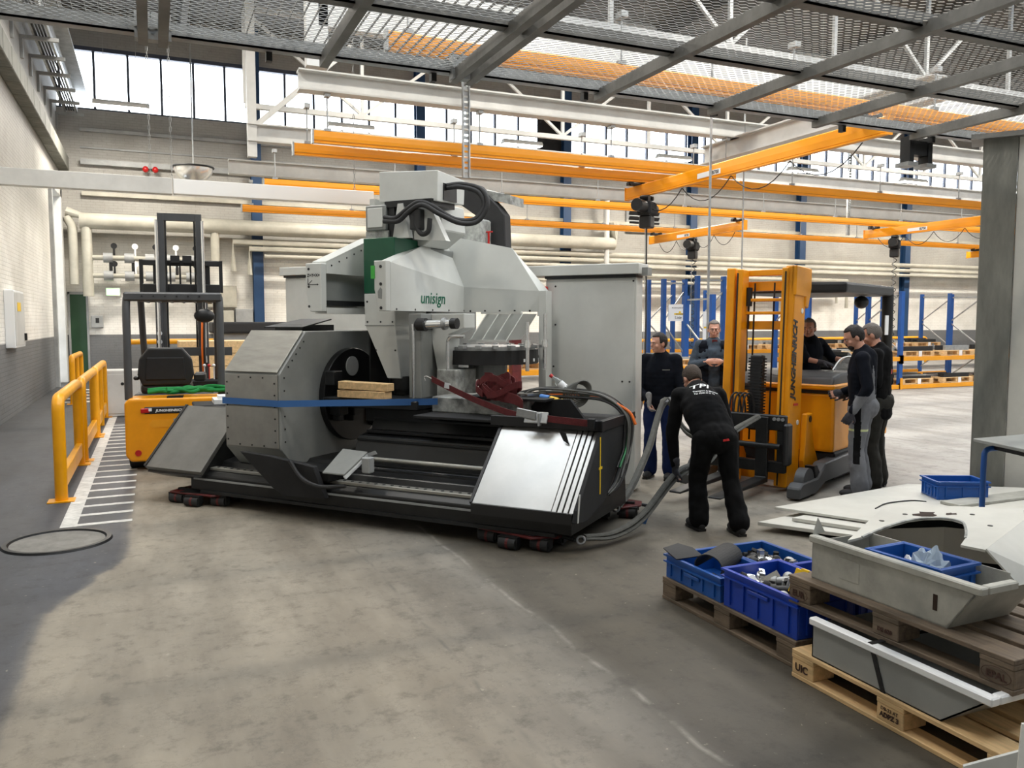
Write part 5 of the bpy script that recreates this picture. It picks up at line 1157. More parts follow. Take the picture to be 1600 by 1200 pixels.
# ------------------------------------------------------------------ white sheet-metal guards behind the tub
def plate(name, poly, th, m_, lb, cat='panel', group=None):
    o = MB().prism(poly, (0, 0, th)).build(name, m_, bevel=.002); return tag(o, lb, cat, group)
plate('metal_sheet', [(5.0, 5.62, .125), (6.95, 5.90, .125), (8.35, 4.95, .125), (7.6, 3.6, .125), (5.45, 4.75, .125)], .022, 'panel_white', 'largest white panel on top of the pile of sheets on the floor', group='white panels lying on the floor')
plate('metal_sheet', [(4.68, 5.46, .05), (6.2, 5.75, .05), (7.0, 4.2, .05), (5.25, 4.55, .05)], .03, 'panel_white', 'white panel with bolt holes at the bottom of the pile', group='white panels lying on the floor')
plate('metal_sheet', [(4.95, 5.35, .085), (6.4, 5.6, .085), (7.4, 4.0, .085), (5.35, 4.62, .085)], .03, 'panel_white', 'white panel in the middle of the pile', group='white panels lying on the floor')
tag(MB().box(5.3, 6.9, 4.5, 4.60, 0, .05).box(5.1, 6.3, 5.2, 5.30, 0, .05).box(5.4, 5.5, 4.5, 5.3, .0, .05).build('support_timber', 'wood_mid'), 'timber frame under the pile of white panels', 'timber')
tag(MB().box(6.45, 7.95, 4.92, 5.12, .147, .175).build('steel_bar', 'tub_grey', bevel=.004), 'flat grey steel bar with bolts on the white panel', 'bar')
tag(MB().tube(crom([(5.75, 5.2, .151), (6.0, 5.3, .155), (6.3, 5.30, .153), (6.4, 5.22, .151)], 4), .006, 6).build('wire_piece', 'dark_steel'), 'thin dark piece of wire on the white panel', 'wire')
bin_('plastic_bin', 'blue folding crate standing on the white panels below the table', (6.56, 5.24, .148), .46, .32, .17, 'crate_blue', rz=R(-26))
# yellow bracket scrap behind the tub
tag(MB().box(0, .30, 0, .05, 0, .10).box(0, .30, 0, .16, 0, .012).box(-.06, 0, .0, .03, .02, .06).build('steel_bracket', 'rack_orange', loc=(4.16, 3.85, .0), rot=(0, 0, R(-40)), bevel=.004), 'rusty orange steel bracket on the floor behind the tub', 'bracket')
# curved guard with semicircular cut-out
gd = thing('machine_guard', 'white sheet-metal guard with large curved cut-out and burn mark lying over the tub', 'guard', (0, 0, 0))
Zg = .665
outer = [(3.21, 3.07), (3.99, 3.55), (4.27, 3.48), (4.73, 3.19), (4.46, 3.0), (3.69, 2.67), (3.66, 2.78)]
arc = [(3.80, 2.86), (3.91, 2.94), (4.02, 3.03), (4.09, 3.10), (4.10, 3.17), (4.06, 3.22), (3.97, 3.25), (3.85, 3.25), (3.71, 3.22), (3.58, 3.18), (3.45, 3.135), (3.33, 3.09)]
MB().pz(outer + arc, Zg - .006, Zg + .006).build('top_plate', 'panel_white', gd)
def wall_(pts, z0, z1, m_, nm, th=.006):
    mb = MB()
    for a, b_ in zip(pts[:-1], pts[1:]):
        d_ = Vector((b_[0] - a[0], b_[1] - a[1], 0)).normalized(); nn = Vector((-d_.y, d_.x, 0)) * th
        mb.prism([(a[0], a[1], z0), (b_[0], b_[1], z0), (b_[0], b_[1], z1), (a[0], a[1], z1)], nn)
    return mb.build(nm, m_, gd)
wall_([(3.99, 3.55), (4.27, 3.48), (4.73, 3.19), (4.46, 3.0)], .01, Zg - .006, 'dark_steel', 'shaded_rear_wall')  # white sheet coloured dark to stand in for the shade inside
wall_([(3.62, 3.30), (3.99, 3.55)], .50, Zg - .006, 'dark_steel', 'shaded_end_wall')  # dark colour again paints the inside shade on white sheet
wall_([(3.80, 3.42), (4.20, 3.30), (4.40, 3.06)], .40, .585, 'panel_white', 'inner_flange', .004)
MB().tube(crom([(p[0], p[1], Zg + .004) for p in arc], 3), .008, 5).build('cut_edge', 'machine_dirty', gd)
MB().prism([(3.69, 2.67, Zg + .005), (4.46, 3.0, Zg + .005), (4.42, 2.46, .33), (3.83, 2.42, .36)], (.004, -.004, .006)).build('front_sheet', 'panel_white', gd)
gp, gd_, gr_ = Vector((3.69, 2.67, Zg + .012)), Vector((.14, -.25, -.31)), Vector((.77, .33, 0)); gn = Vector((0, -.010, .008))
MB().prism([gp + gd_ * .28 + gr_ * .13 + gn, gp + gd_ * .28 + gr_ * .165 + gn, gp + gd_ * .66 + gr_ * .065 + gn, gp + gd_ * .66 + gr_ * .03 + gn], (0, -.002, .002)).build('yellow_label', 'yellow_tape', gd)
def splat(cx, cy, z, r, m_, nm, parent, seed, sx_=1.0):
    random.seed(seed); q = [(cx + r * sx_ * (1 + random.uniform(-.4, .5)) * math.cos(a * PI / 7), cy + r * (1 + random.uniform(-.4, .5)) * math.sin(a * PI / 7)) for a in range(14)]
    return MB().pz(q, z, z + .0015).build(nm, m_, parent)
splat(4.06, 3.31, Zg + .006, .05, 'burn', 'burn_mark', gd, 1, 1.6); splat(4.2, 3.26, Zg + .006, .022, 'burn', 'burn_mark', gd, 2, 1.5)
for i, (x_, y_) in enumerate(((3.95, 3.36), (4.3, 3.2), (4.15, 2.98), (3.7, 3.3))): MB().cyl((x_, y_, Zg + .006), (x_, y_, Zg + .009), .014, n=10).build('bolt_hole', 'black', gd)
# loose white sheets at the lower right corner, leaning on the pallet end
tag(MB().add([(2.7, 1.79, 0.4), (3.03, 1.64, 0.41), (2.93, 1.54, 0.012), (2.5, 1.68, 0.012)], [(0, 1, 2, 3)]).prism([(2.7, 1.79, 0.4), (3.03, 1.64, 0.41), (2.93, 1.54, 0.012), (2.5, 1.68, 0.012)], (.006, .008, 0)).build('metal_sheet', 'panel_white'), 'white sheet leaning upright at the picture corner', 'panel', 'white panels lying on the floor')
tag(MB().prism([(2.55, 1.89, 0.23), (3.06, 1.83, 0.26), (3.02, 1.79, 0.012), (2.51, 1.85, 0.012)], (.004, .006, .004)).build('metal_sheet', 'panel_white'), 'low white sheet leaning before the near pallet end', 'panel', 'white panels lying on the floor')
# work table at the right edge
wt = thing('work_table', 'grey-topped work table with bent blue tube legs at the right edge', 'table')
MB().pz([(5.99, 4.48), (7.2, 4.5), (6.95, 3.6), (5.72, 3.6)], .825, .85).build('table_top', 'machine_mid', wt, bevel=.004)
MB().pz([(6.1, 4.40), (7.1, 4.42), (6.9, 3.7), (5.85, 3.7)], .77, .824).build('under_frame', 'black', wt)
for a in ((6.02, 4.40), (5.90, 3.70), (7.05, 4.40), (6.88, 3.68)): MB().tube(crom([(a[0] + .12, a[1] - .03, .78), (a[0] + .02, a[1], .76), (a[0], a[1], .66), (a[0], a[1], .4), (a[0], a[1], .0)], 5), .022, 10).build('leg', 'rack_blue', wt, smooth=True)
MB().beam((6.35, 4.3, .78), (6.9, 4.2, .35), .05, .03).build('brace', 'black', wt)

# ================================================================== LEFT SIDE: barriers, markings, manhole
def barrier(x, y0, y1, lb, mid=True):
    t = thing('safety_barrier', lb, 'barrier', (x, y0, 0), 0, 'yellow safety barriers'); L = y1 - y0; r = .058; h = 1.02
    MB().tube(fillet([(0, 0, 0), (0, 0, h), (0, L, h), (0, L, 0)], .13, 6), r, 14).build('hoop', 'barrier_yellow', t, smooth=True)
    if mid: MB().tube([(0, L * .5, 0), (0, L * .5, h)], r * .9, 12).build('post', 'barrier_yellow', t, smooth=True)
    MB().box(-.035, .035, 0, L, .10, .28).build('kick_plate', 'barrier_yellow', t, bevel=.01)
    for yy in (0, L): MB().box(-.12, .12, yy - .10, yy + .10, 0, .012).build('foot_plate', 'barrier_yellow', t)
    return t
barrier(-.88, 9.17, 11.45, 'nearest yellow tube barrier along the walkway', False)
barrier(-.86, 11.75, 14.1, 'second yellow tube barrier along the walkway', False)
barrier(-.86, 14.4, 17.0, 'third yellow tube barrier along the walkway')
barrier(-1.62, 20.0, 22.4, 'distant yellow barrier left of the walkway')
t = thing('safety_barrier', 'yellow barrier crossing behind the fork lift', 'barrier', (-.5, 18.2, 0), R(-90), 'yellow safety barriers')
MB().tube(fillet([(0, 0, 0), (0, 0, 1.38), (0, 2.6, 1.38), (0, 2.6, 0)], .13, 6), .055, 12).build('hoop', 'barrier_yellow', t, smooth=True)
fm = thing('floor_marking', 'white edge line with short hatch strokes along the walkway', 'marking')
MB().box(-.79, -.66, 7.95, 18.5, .0, .003).build('edge_line', 'mark_white', fm)
h0 = None
for i in range(20):
    o = MB().prism([(-.66, 0, 0), (-.66, .085, 0), (-.22, .115, 0), (-.22, .03, 0)], (0, 0, .003)).build('hatch_stroke', 'mark_white', fm) if h0 is None else dup_mesh(h0, fm)
    h0 = h0 or o; o.location = (0, 7.96 + i * .40, 0)
fm2 = thing('floor_marking', 'distant white zebra strokes beyond the barriers', 'marking')
for i in range(5): MB().box(-1.9, -.9, 20.4 + i * .9, 20.7 + i * .9, 0, .003).build('stroke', 'mark_white', fm2)
mh = thing('manhole_cover', 'round concrete-filled manhole cover in the floor', 'manhole cover', (-.755, 7.46, 0))
mat('manhole_fill', (0.23, 0.22, 0.20), 0.8, var=0.3, vscale=6, bump=0.1)
MB().cyl((0, 0, -.01), (0, 0, .004), .345, n=48).build('fill', 'manhole_fill', mh); MB().tube([(.375 * math.cos(a * PI / 24), .375 * math.sin(a * PI / 24), -.012) for a in range(48)], .034, 6, closed=True).build('ring', 'dark_steel', mh, smooth=True)
eb = thing('floor_cabinet', 'light grey electrical cabinet standing behind the barrier', 'cabinet', (-.75, 16.4, 0), 0)
MB().box(-.18, .50, .6, 1.1, 0.0, .88).build('body', 'steel_white', eb, bevel=.02); MB().box(-.15, .46, .59, .6, .06, .80).build('door', 'steel_white', eb, bevel=.01); MB().cyl((.2, .58, .62), (.2, .59, .62), .03, n=10).build('lock', 'dark_steel', eb)
# crates and covered goods behind the fork lift
k = thing('wooden_crate', 'pale wooden crate on a pallet behind the fork lift', 'crate', (.40, 15.0, 0))
for i in range(3): MB().box(0, 1.9, 0, 1.0, .80 + i * .22, 1.01 + i * .22).build('board', 'wood_light', k, bevel=.005)
MB().box(.05, 1.85, .05, .95, .145, .80).build('carton_base', 'cardboard', k)
make_pallet('wood_mid', 'pallet below the pale wooden crate behind the fork lift', (1.7, 15.08, 0), R(90))
k = thing('covered_goods', 'grey wrapped goods under dark foil between fork lift and headstock', 'goods', (1.12, 16.6, 0))
MB().box(0, 1.5, 0, 1.0, 0, 1.62).build('stack', 'steel_grey', k, bevel=.03)
mb = MB().box(-.08, 1.58, -.08, 1.08, 1.56, 1.78).build('foil', 'rubber', k, bevel=.04, seg=2)
MB().box(.55, .58, -.012, 0, .2, 1.5).build('tie_band', 'black', k)
tag(MB().box(0, .5, 0, .4, 0, .05).box(.05, .45, .05, .3, .05, .09).build('white_tray', 'white_plain', loc=(.62, 9.9, .84)), 'white plastic tray left of the headstock', 'tray')
tag(MB().box(0, .9, 0, .5, 0, .80).box(-.02, .92, -.02, .52, .80, .84).build('tool_cart', 'black_matt', loc=(.42, 9.85, 0), bevel=.01), 'dark cart beside the fork lift carrying the white tray', 'cart')

# ================================================================== PALLET RACKS
def rack(x0, y0, rz, nb, bay, depth, h, levels, lb, nx_pal=2):
    t = thing('pallet_rack', lb, 'rack', (x0, y0, 0), rz, 'blue pallet racks')
    up = None; br = None; bz = None
    for i in range(nb + 1):
        for yy in (0, depth):
            o = MB().box(-.06, .06, -.045, .045, 0, h).box(-.08, .08, -.07, .07, 0, .01).build('upright', 'rack_blue', t, bevel=.004) if up is None else dup_mesh(up, t)
            up = up or o; o.location = (i * bay, yy, 0)
        for j in range(int(h / .8)):
            a, b_ = (0, depth) if j % 2 else (depth, 0)
            MB().beam((i * bay, a, .2 + j * .8), (i * bay, b_, .2 + j * .8 + .75), .03, .03).build('brace', 'galv', t)
        MB().box(i * bay - .015, i * bay + .015, 0, depth, h - .12, h - .08).build('brace', 'galv', t)
        o = MB().box(-.04, .04, -.08, -.06, 0, .3).build('column_guard', 'rack_orange', t); o.location = (i * bay, 0, 0)
    for i in range(nb):
        for z in levels:
            for yy in (-.03, depth + .03): MB().box(i * bay + .05, i * bay + bay - .05, yy - .025, yy + .025, z - .11, z).build('load_beam', 'rack_orange', t, bevel=.004)
            for yy in (-.03,):
                for xx in (i * bay, i * bay + bay): MB().box(xx - .06, xx + .06, yy - .035, yy + .02, z - .18, z + .04).build('beam_hook', 'rack_orange', t)
    return t
def small_pallet_proto():
    t = make_pallet('wood_light', 'rack pallet', (0, 0, -50), 0, group='pallets in the racks'); return t
rk_pal = None
LN = ['left', 'right']
def rack_pallets(x0, y0, n, step, z, lbrow, load=True):
    global rk_pal
    for i in range(n):
        lb = '%s pallet, %s' % (LN[i], lbrow)
        if rk_pal is None:
            rk_pal = make_pallet('wood_light', lb, (0, 0, 0), R(90), group='pallets in the racks'); o = rk_pal
        else: o = copy_tree(rk_pal, None, label=lb)
        o.location = (x0 + i * step + 1.2, y0, z); o.rotation_euler = (0, 0, R(90))
        if load:
            random.seed(int(x0 * 7 + i * 13 + z * 31))
            q = thing('steel_profiles', 'steel profiles on the %s pallet, %s' % (LN[i], lbrow), 'profiles', (x0 + i * step + .6, y0 + .4, z + .144), R(random.uniform(-6, 6)), 'steel profiles in the racks')
            for j in range(5):
                yy = -.35 + j * .16; l_ = random.uniform(.42, .58)
                MB().box(-l_, l_, yy, yy + random.uniform(.05, .11), 0, random.uniform(.03, .14)).build('profile', ('galv', 'dark_steel', 'steel_grey', 'black_matt')[random.randrange(4)], q)
            tag(MB().box(-.06, .06, -.004, 0, -.16, .0).build('white_tag', 'paper', loc=(x0 + i * step + .65, y0 - .012, z + .144)), 'white tag on the %s pallet, %s' % (LN[i], lbrow), 'tag', 'white tags in the racks')
rack(14.82, 15.7, 0, 3, 3.24, 1.1, 2.58, (.12, .86), 'front blue pallet rack with orange beams in the right background')
for k_, xx in enumerate((14.95, 18.2, 21.45)):
    wh = ('left', 'middle', 'right')[k_]
    rack_pallets(xx, 15.75, 2, 1.55, .12, 'bottom level, %s bay of front rack' % wh); rack_pallets(xx, 15.75, 2, 1.55, .86, 'upper level, %s bay of front rack' % wh)
rack(12.5, 19.7, 0, 4, 3.1, 1.1, 2.75, (.12, .95), 'rear blue pallet rack parallel to the front one')
rack_pallets(15.7, 19.75, 2, 1.5, .95, 'upper level, second bay of rear rack'); rack_pallets(18.8, 19.75, 2, 1.5, .95, 'upper level, third bay of rear rack'); rack_pallets(18.8, 19.75, 2, 1.5, .12, 'bottom level, third bay of rear rack'); rack_pallets(21.9, 19.75, 2, 1.5, .95, 'upper level, last bay of rear rack')
rack(12.5 + .8, 17.0, R(90), 1, 2.2, .8, 2.93, (.12, .86), 'short blue rack section left of the mast behind the man in the vest')
rack(11.5 + .62, 17.0, R(90), 1, 2.2, .62, 2.83, (.12, .86), 'short blue rack section behind the Linie 3 sign')
rack(5.0, 15.2, 0, 2, 3.3, 1.0, 2.4, (.12, .80), 'blue rack seen between machine and grey cabinet')
rack_pallets(5.2, 15.25, 2, 1.55, .80, 'upper level, left bay behind the machine'); rack_pallets(8.4, 15.25, 2, 1.55, .80, 'upper level, right bay behind the machine'); rack_pallets(8.4, 15.25, 2, 1.55, .12, 'bottom level, right bay behind the machine')
k = thing('brown_post', 'red-brown steel post behind the tool magazine', 'post', (6.46, 14.6, 0)); MB().box(-.1, .1, -.08, .08, 0, 2.6).build('shaft', 'red_lacquer', k, bevel=.005); MB().box(-.18, .18, -.16, .16, 0, .012).build('base', 'dark_steel', k)
# barrier rail far right and Linie sign
for i, (x0, x1) in enumerate(((14, 19.2), (19.6, 31))):
    tag(MB().tube(fillet([(x0, 25.6, 0), (x0, 25.6, 1.1), (x1, 25.6, 1.1), (x1, 25.6, 0)], .18, 5), .06, 8).build('safety_rail', 'barrier_yellow', smooth=True), ('left' if i == 0 else 'right') + ' long yellow tube rail in front of the far wall behind the racks', 'barrier', 'yellow tube rails at the far wall')
sg = thing('line_sign', 'white hanging sign reading Linie 3 with yellow logo', 'sign', (11.60, 16.93, 1.80))
MB().box(0, .66, 0, .012, 0, .41).build('board', 'paper', sg); MB().box(.17, .50, -.003, 0, .155, .195).build('yellow_bar', 'yellow_tape', sg); MB().py([(.30, .20), (.37, .20), (.36, .25), (.335, .23), (.31, .25)], -.003, 0).build('yellow_logo', 'yellow_tape', sg)
text('lettering', 'Linie 3', .105, 'cable_grey', sg, (.33, -.003, .055), (1, 0, 0), (0, 0, 1), align='CENTER'); text('lettering', 'Bereich für große SLT Wagen', .038, 'cable_grey', sg, (.33, -.003, .315), (1, 0, 0), (0, 0, 1), align='CENTER'); text('lettering', 'ohne Buchen', .045, 'cable_black', sg, (.33, -.004, .16), (1, 0, 0), (0, 0, 1), align='CENTER')
MB().box(.3, .5, 0.012, .03, .30, .38).build('bracket', 'galv', sg)
sg2 = MB().box(0, .3, 0, .01, 0, .72).build('line_sign', 'paper', loc=(12.62, 16.915, 1.32)); tag(sg2, 'narrow white notice sheet hanging behind the man in the vest', 'sign'); MB().box(.03, .12, -.002, 0, .3, .34).build('yellow_bar', 'yellow_tape', sg2)
# ================================================================== PEOPLE
def remeshed(mb, name, vox, sm_it, m_, parent, wr=0.0, wscale=14.0, seed=0, paint=None, mats=None):
    me = bpy.data.meshes.new(name); me.from_pydata(mb.v, [], mb.f)
    o = bpy.data.objects.new('tmp', me); C.objects.link(o)
    r = o.modifiers.new('r', 'REMESH'); r.mode = 'VOXEL'; r.voxel_size = vox
    if sm_it: q = o.modifiers.new('s', 'SMOOTH'); q.factor = .5; q.iterations = sm_it
    bpy.context.view_layer.update()
    out = bpy.data.meshes.new_from_object(o.evaluated_get(bpy.context.evaluated_depsgraph_get()))
    bpy.data.objects.remove(o); bpy.data.meshes.remove(me)
    if wr:
        off = Vector((seed * 1.7, seed * .9, seed * 2.3)); nn = [v.normal.copy() for v in out.vertices]
        for v, n in zip(out.vertices, nn):
            p = Vector((v.co.x * wscale, v.co.y * wscale, v.co.z * wscale * .8)) + off
            v.co += n * wr * (noise.noise(p) + .35 * noise.noise(p * 2.1))
    out.name = name; out.materials.clear()
    for k in (mats or [m_]): out.materials.append(MATS[k])
    if paint:
        for p in out.polygons: p.material_index = paint(p.center)
    for p in out.polygons: p.use_smooth = True
    ob = bpy.data.objects.new(name, out); C.objects.link(ob); ob.parent = parent
    return ob
def cap(mb, p, q, r0, r1=None, n=12):
    r1 = r0 if r1 is None else r1
    mb.cyl(p, q, r0, r1, n); mb.ell(p, (r0,) * 3, n, 8); mb.ell(q, (r1,) * 3, n, 8)
def orient(y, up=(0, 0, 1)):
    y = Vector(y).normalized(); x = y.cross(Vector(up)).normalized(); z = x.cross(y).normalized()
    return Matrix((x, y, z)).transposed()
def hand_mesh(mb, w, d, palm, side, curl=.6, k=1.0):
    """wrist w, direction d, palm normal; side +1 right hand: thumb on the -lateral side"""
    d = Vector(d).normalized(); palm = Vector(palm); palm = (palm - d * palm.dot(d)).normalized(); lat = d.cross(palm).normalized()
    w = Vector(w); m = Matrix((lat, d, palm)).transposed()
    mb.ell(w + d * .045 * k, (.042 * k, .055 * k, .018 * k), 12, 8, m); cap(mb, w - d * .02, w + d * .03 * k, .026 * k, .026 * k)
    for i, (o_, L) in enumerate(((-.033, .068), (-.011, .078), (.011, .074), (.032, .058))):
        b = w + d * .088 * k + lat * o_ * k; a1 = curl * .7; a2 = curl * 1.7
        p1 = b + (d * math.cos(a1) + palm * math.sin(a1)) * L * .5 * k; p2 = p1 + (d * math.cos(a2) + palm * math.sin(a2)) * L * .5 * k
        cap(mb, b - d * .02, p1, .0092 * k, .0088 * k, 8); cap(mb, p1, p2, .0088 * k, .0075 * k, 8)
    tb = w + d * .03 * k - lat * .034 * k * side; t1 = tb + (d * .7 - lat * .6 * side + palm * .35).normalized() * .04 * k; t2 = t1 + (d * .9 - lat * .1 * side + palm * .5).normalized() * .032 * k
    cap(mb, tb, t1, .0115 * k, .010 * k, 8); cap(mb, t1, t2, .010 * k, .0085 * k, 8)
BASE = dict(pelvis=(0, 0, .95), chest=(0, .01, 1.27), neck=(0, -.01, 1.47), head=(0, .03, 1.635),
            hipL=(-.095, 0, .91), hipR=(.095, 0, .91), kneeL=(-.11, .03, .50), kneeR=(.11, .03, .50), ankL=(-.12, -.02, .10), ankR=(.12, -.02, .10),
            shL=(-.185, -.01, 1.42), shR=(.185, -.01, 1.42), elL=(-.25, -.04, 1.13), elR=(.25, -.04, 1.13), wrL=(-.25, .06, .90), wrR=(.25, .06, .90))
def person(label, loc, head_dir, scale=1.0, J=None, look=None, top='cloth_black', legs='cloth_black', hair='hair_dark', gloves=None, girth=1.0, handdir=None, palm=None, curl=.6, toe=None, top_paint=None, top_mats=None, leg_paint=None, leg_mats=None, seed=1, bald=0.0, hem=None, tuck=False, skirt=.0, beard=False, short_sleeve=False):
    rz = math.atan2(-head_dir[0], head_dir[1])
    t = thing('person', label, 'person', loc, rz, 'people around the machine'); t.scale = (scale,) * 3
    j = {k: Vector(v) for k, v in BASE.items()}
    for k, v in (J or {}).items(): j[k] = Vector(v)
    look = Vector(look if look else (0, 1, -.05)).normalized()
    HM = orient(look)
    # --- torso samples along the spine
    rh = (j['hipR'] - j['hipL']).normalized(); rs_ = (j['shR'] - j['shL']).normalized()
    def torso(mb, g, ext=0.0, n=15, low=0.0):
        for i in range(n):
            f = i / (n - 1)
            if f < .5: c_ = j['pelvis'].lerp(j['chest'], f * 2); up = (j['chest'] - j['pelvis'])
            else: c_ = j['chest'].lerp(j['neck'], (f - .5) * 2 * .78); up = (j['neck'] - j['chest'])
            up = up.normalized(); x = rh.lerp(rs_, f); x = (x - up * x.dot(up)).normalized(); y = up.cross(x)
            w = .158 + .030 * math.sin(PI * min(1, f * 1.25)) - (.055 * max(0, f - .75) * 4) + (.012 if f < .2 else 0)
            dp = .112 + .016 * math.sin(PI * f)
            if girth > 1.05 and f < .7: dp *= girth; w *= 1 + (girth - 1) * .5
            m = Matrix((x, y, up)).transposed()
            mb.ell(c_, (w + g, dp + g, .11), 18, 10, m)
        for a in ('L', 'R'): cap(mb, j['neck'].lerp(j['sh' + a], .25) - (j['neck'] - j['chest']).normalized() * .05, j['sh' + a], .06 + g, .062 + g)
    def arm(mb, a, g, end=1.0):
        cap(mb, j['sh' + a], j['el' + a], .056 + g, .044 + g); w_ = j['el' + a].lerp(j['wr' + a], end); cap(mb, j['el' + a], w_, .043 + g, .030 + g)
    def leg(mb, a, g, end=1.0, flare=0.0):
        cap(mb, j['hip' + a], j['knee' + a], .086 + g, .058 + g); w_ = j['knee' + a].lerp(j['ank' + a], end); cap(mb, j['knee' + a], w_, .056 + g, .042 + g + flare)
    # --- one continuous body
    b = MB(); torso(b, -.012); hc = j['head']
    for a in 'LR':
        arm(b, a, -.006); leg(b, a, -.008); cap(b, j['pelvis'], j['hip' + a], .09, .085)
        hd = (handdir or {}).get(a) or (j['wr' + a] - j['el' + a]); pn = (palm or {}).get(a) or ((1 if a == 'L' else -1), 0, .2)
        hand_mesh(b, j['wr' + a], hd, pn, 1 if a == 'R' else -1, curl)
        cap(b, j['ank' + a], j['ank' + a] + Vector((0, .07, -.055)), .032, .022)
    cap(b, j['neck'] - (j['neck'] - j['chest']).normalized() * .04, hc - HM @ Vector((0, .01, .05)), .062, .056)
    def H(p): return hc + HM @ Vector(p)
    b.ell(H((0, -.008, .012)), (.076, .096, .100), 18, 12, HM); b.ell(H((0, .018, -.045)), (.062, .072, .072), 16, 10, HM); b.ell(H((0, .052, -.088)), (.034, .034, .026), 12, 8, HM)
    b.ell(H((0, .094, -.022)), (.014, .022, .024), 10, 8, HM); b.ell(H((0, .082, .018)), (.045, .018, .012), 12, 8, HM); b.ell(H((0, .086, -.062)), (.025, .012, .010), 10, 8, HM)
    for s in (-1, 1): b.ell(H((s * .078, -.008, -.018)), (.011, .022, .034), 10, 8, HM); b.ell(H((s * .044, .06, -.035)), (.022, .022, .022), 10, 8, HM)
    body = remeshed(b, 'body', .0072, 3, 'skin', t)
    e = MB()
    for s in (-1, 1):
        MB().ell(H((s * .031, .083, -.004)), (.010, .006, .0045), 10, 8, HM).build('eye', 'steel_white', body, smooth=True); MB().ell(H((s * .031, .0895, -.004)), (.0055, .003, .0045), 8, 6, HM).build('pupil', 'eye_dark', body, smooth=True)
        MB().obox(H((s * .031, .092, .016)), (.032, .008, .006), HM).build('eyebrow', hair, body)
    MB().ell(H((0, .094, -.066)), (.022, .006, .005), 10, 6, HM).build('mouth', 'lip', body, smooth=True)
    # --- hair cap
    hm = MB().ell((0, 0, 0), (.0835, .104, .108), 30, 20)
    keep = []
    for f in hm.f:
        c_ = sum((Vector(hm.v[i]) for i in f), Vector()) / len(f)
        front = c_.y > .035 and c_.z < .058 - bald * .0 + .25 * max(0, .06 - c_.y)
        side = c_.z < -.025 and c_.y > -.01; low = c_.z < -.075
        top_ = bald and c_.z > .07 and c_.y > -.06
        if not (front or side or low or top_): keep.append(f)
    h2 = MB(); h2.add([hc + HM @ (Vector(v) * (1 + .06 * noise.noise(Vector(v) * 38 + Vector((seed, 0, 0)))) + Vector((0, -.012, .014))) for v in hm.v], keep)
    ho = h2.build('hair', hair, t, smooth=True); so = ho.modifiers.new('t', 'SOLIDIFY'); so.thickness = .012; so.offset = -1
    if beard: MB().ell(H((0, .06, -.088)), (.042, .036, .034), 14, 8, HM).build('beard', hair, t, smooth=True); MB().ell(H((0, .098, -.050)), (.026, .008, .009), 10, 6, HM).build('moustache', hair, t, smooth=True)
    # --- clothes
    g = MB(); torso(g, .012, low=1); x0 = j['pelvis'] - (j['chest'] - j['pelvis']).normalized() * (.06 + skirt)
    for kk in range(4):
      g.ell(j['pelvis'].lerp(x0, kk / 3), (.182, .140 + (girth - 1) * .1, .09), 18, 10, Matrix((rh, (j['chest'] - j['pelvis']).normalized().cross(rh), (j['chest'] - j['pelvis']).normalized())).transposed())
    for a in 'LR': arm(g, a, .014, .93 if not short_sleeve else .02)
    cap(g, j['neck'] - (j['neck'] - j['chest']).normalized() * .05, j['neck'] + (j['head'] - j['neck']) * .10, .082, .074)
    up = remeshed(g, 'jacket', .011, 6, top, t, wr=.007, seed=seed, paint=top_paint, mats=top_mats)
    g = MB()
    for a in 'LR': leg(g, a, .020, .99, .026); cap(g, j['pelvis'], j['hip' + a], .115, .105)
    g.ell(j['pelvis'] + Vector((0, -.03, -.03)), (.165, .135, .13), 18, 10)
    lo = remeshed(g, 'trousers', .011, 5, legs, t, wr=.010, seed=seed + 5, paint=leg_paint, mats=leg_mats)
    for a in 'LR':
        k = j['ank' + a]; f_ = Vector((toe or {}).get(a) or (.06 * (1 if a == 'R' else -1), 1, 0)).normalized(); m = orient(f_); z0 = k.z - .10
        s = MB(); s.ell(k + f_ * .10 + Vector((0, 0, -.055)), (.048, .10, .045), 14, 8, m); s.ell(k - f_ * .02 + Vector((0, 0, -.05)), (.042, .06, .052), 14, 8, m); cap(s, k + Vector((0, 0, -.03)), k + Vector((0, 0, .06)), .048, .050)
        s.v = [(x, y, max(z, z0 + .002)) for x, y, z in s.v]
        so_ = remeshed(s, 'shoe', .009, 2, 'rubber', t)
        MB().prism([k + m @ Vector(p) + Vector((0, 0, -.10)) for p in ((-.036, -.06, 0), (.036, -.06, 0), (.044, .10, 0), (.03, .18, 0), (-.03, .18, 0), (-.044, .10, 0))], (0, 0, .022)).build('sole', 'black', so_)
        if gloves:
            gm = MB(); hd = (handdir or {}).get(a) or (j['wr' + a] - j['el' + a]); pn = (palm or {}).get(a) or ((1 if a == 'L' else -1), 0, .2)
            hand_mesh(gm, j['wr' + a], hd, pn, 1 if a == 'R' else -1, curl, 1.13); cap(gm, j['wr' + a] - Vector(hd).normalized() * .06, j['wr' + a], .037, .034)
            remeshed(gm, 'glove', .0055, 1, gloves, t)
    return t, j, up, lo, H, HM
def patch(name, m_, parent, surf, o0, xd, yd, w, h, n=8):
    x = Vector(xd).normalized(); y = Vector(yd).normalized(); z = x.cross(y).normalized(); o0 = Vector(o0); mb = MB(); vs = []
    for i in range(n + 1):
        for k in range(3):
            p = o0 + x * w * i / n + y * h * k / 2; hit = surf.ray_cast(p + z * .5, -z, 1.2); vs.append((hit[0] if hit[0] else p) + z * .004)
    mb.add(vs, [(i * 3 + k, (i + 1) * 3 + k, (i + 1) * 3 + k + 1, i * 3 + k + 1) for i in range(n) for k in range(2)])
    o = mb.build(name, m_, parent); o.modifiers.new('t', 'SOLIDIFY').thickness = .003; return o
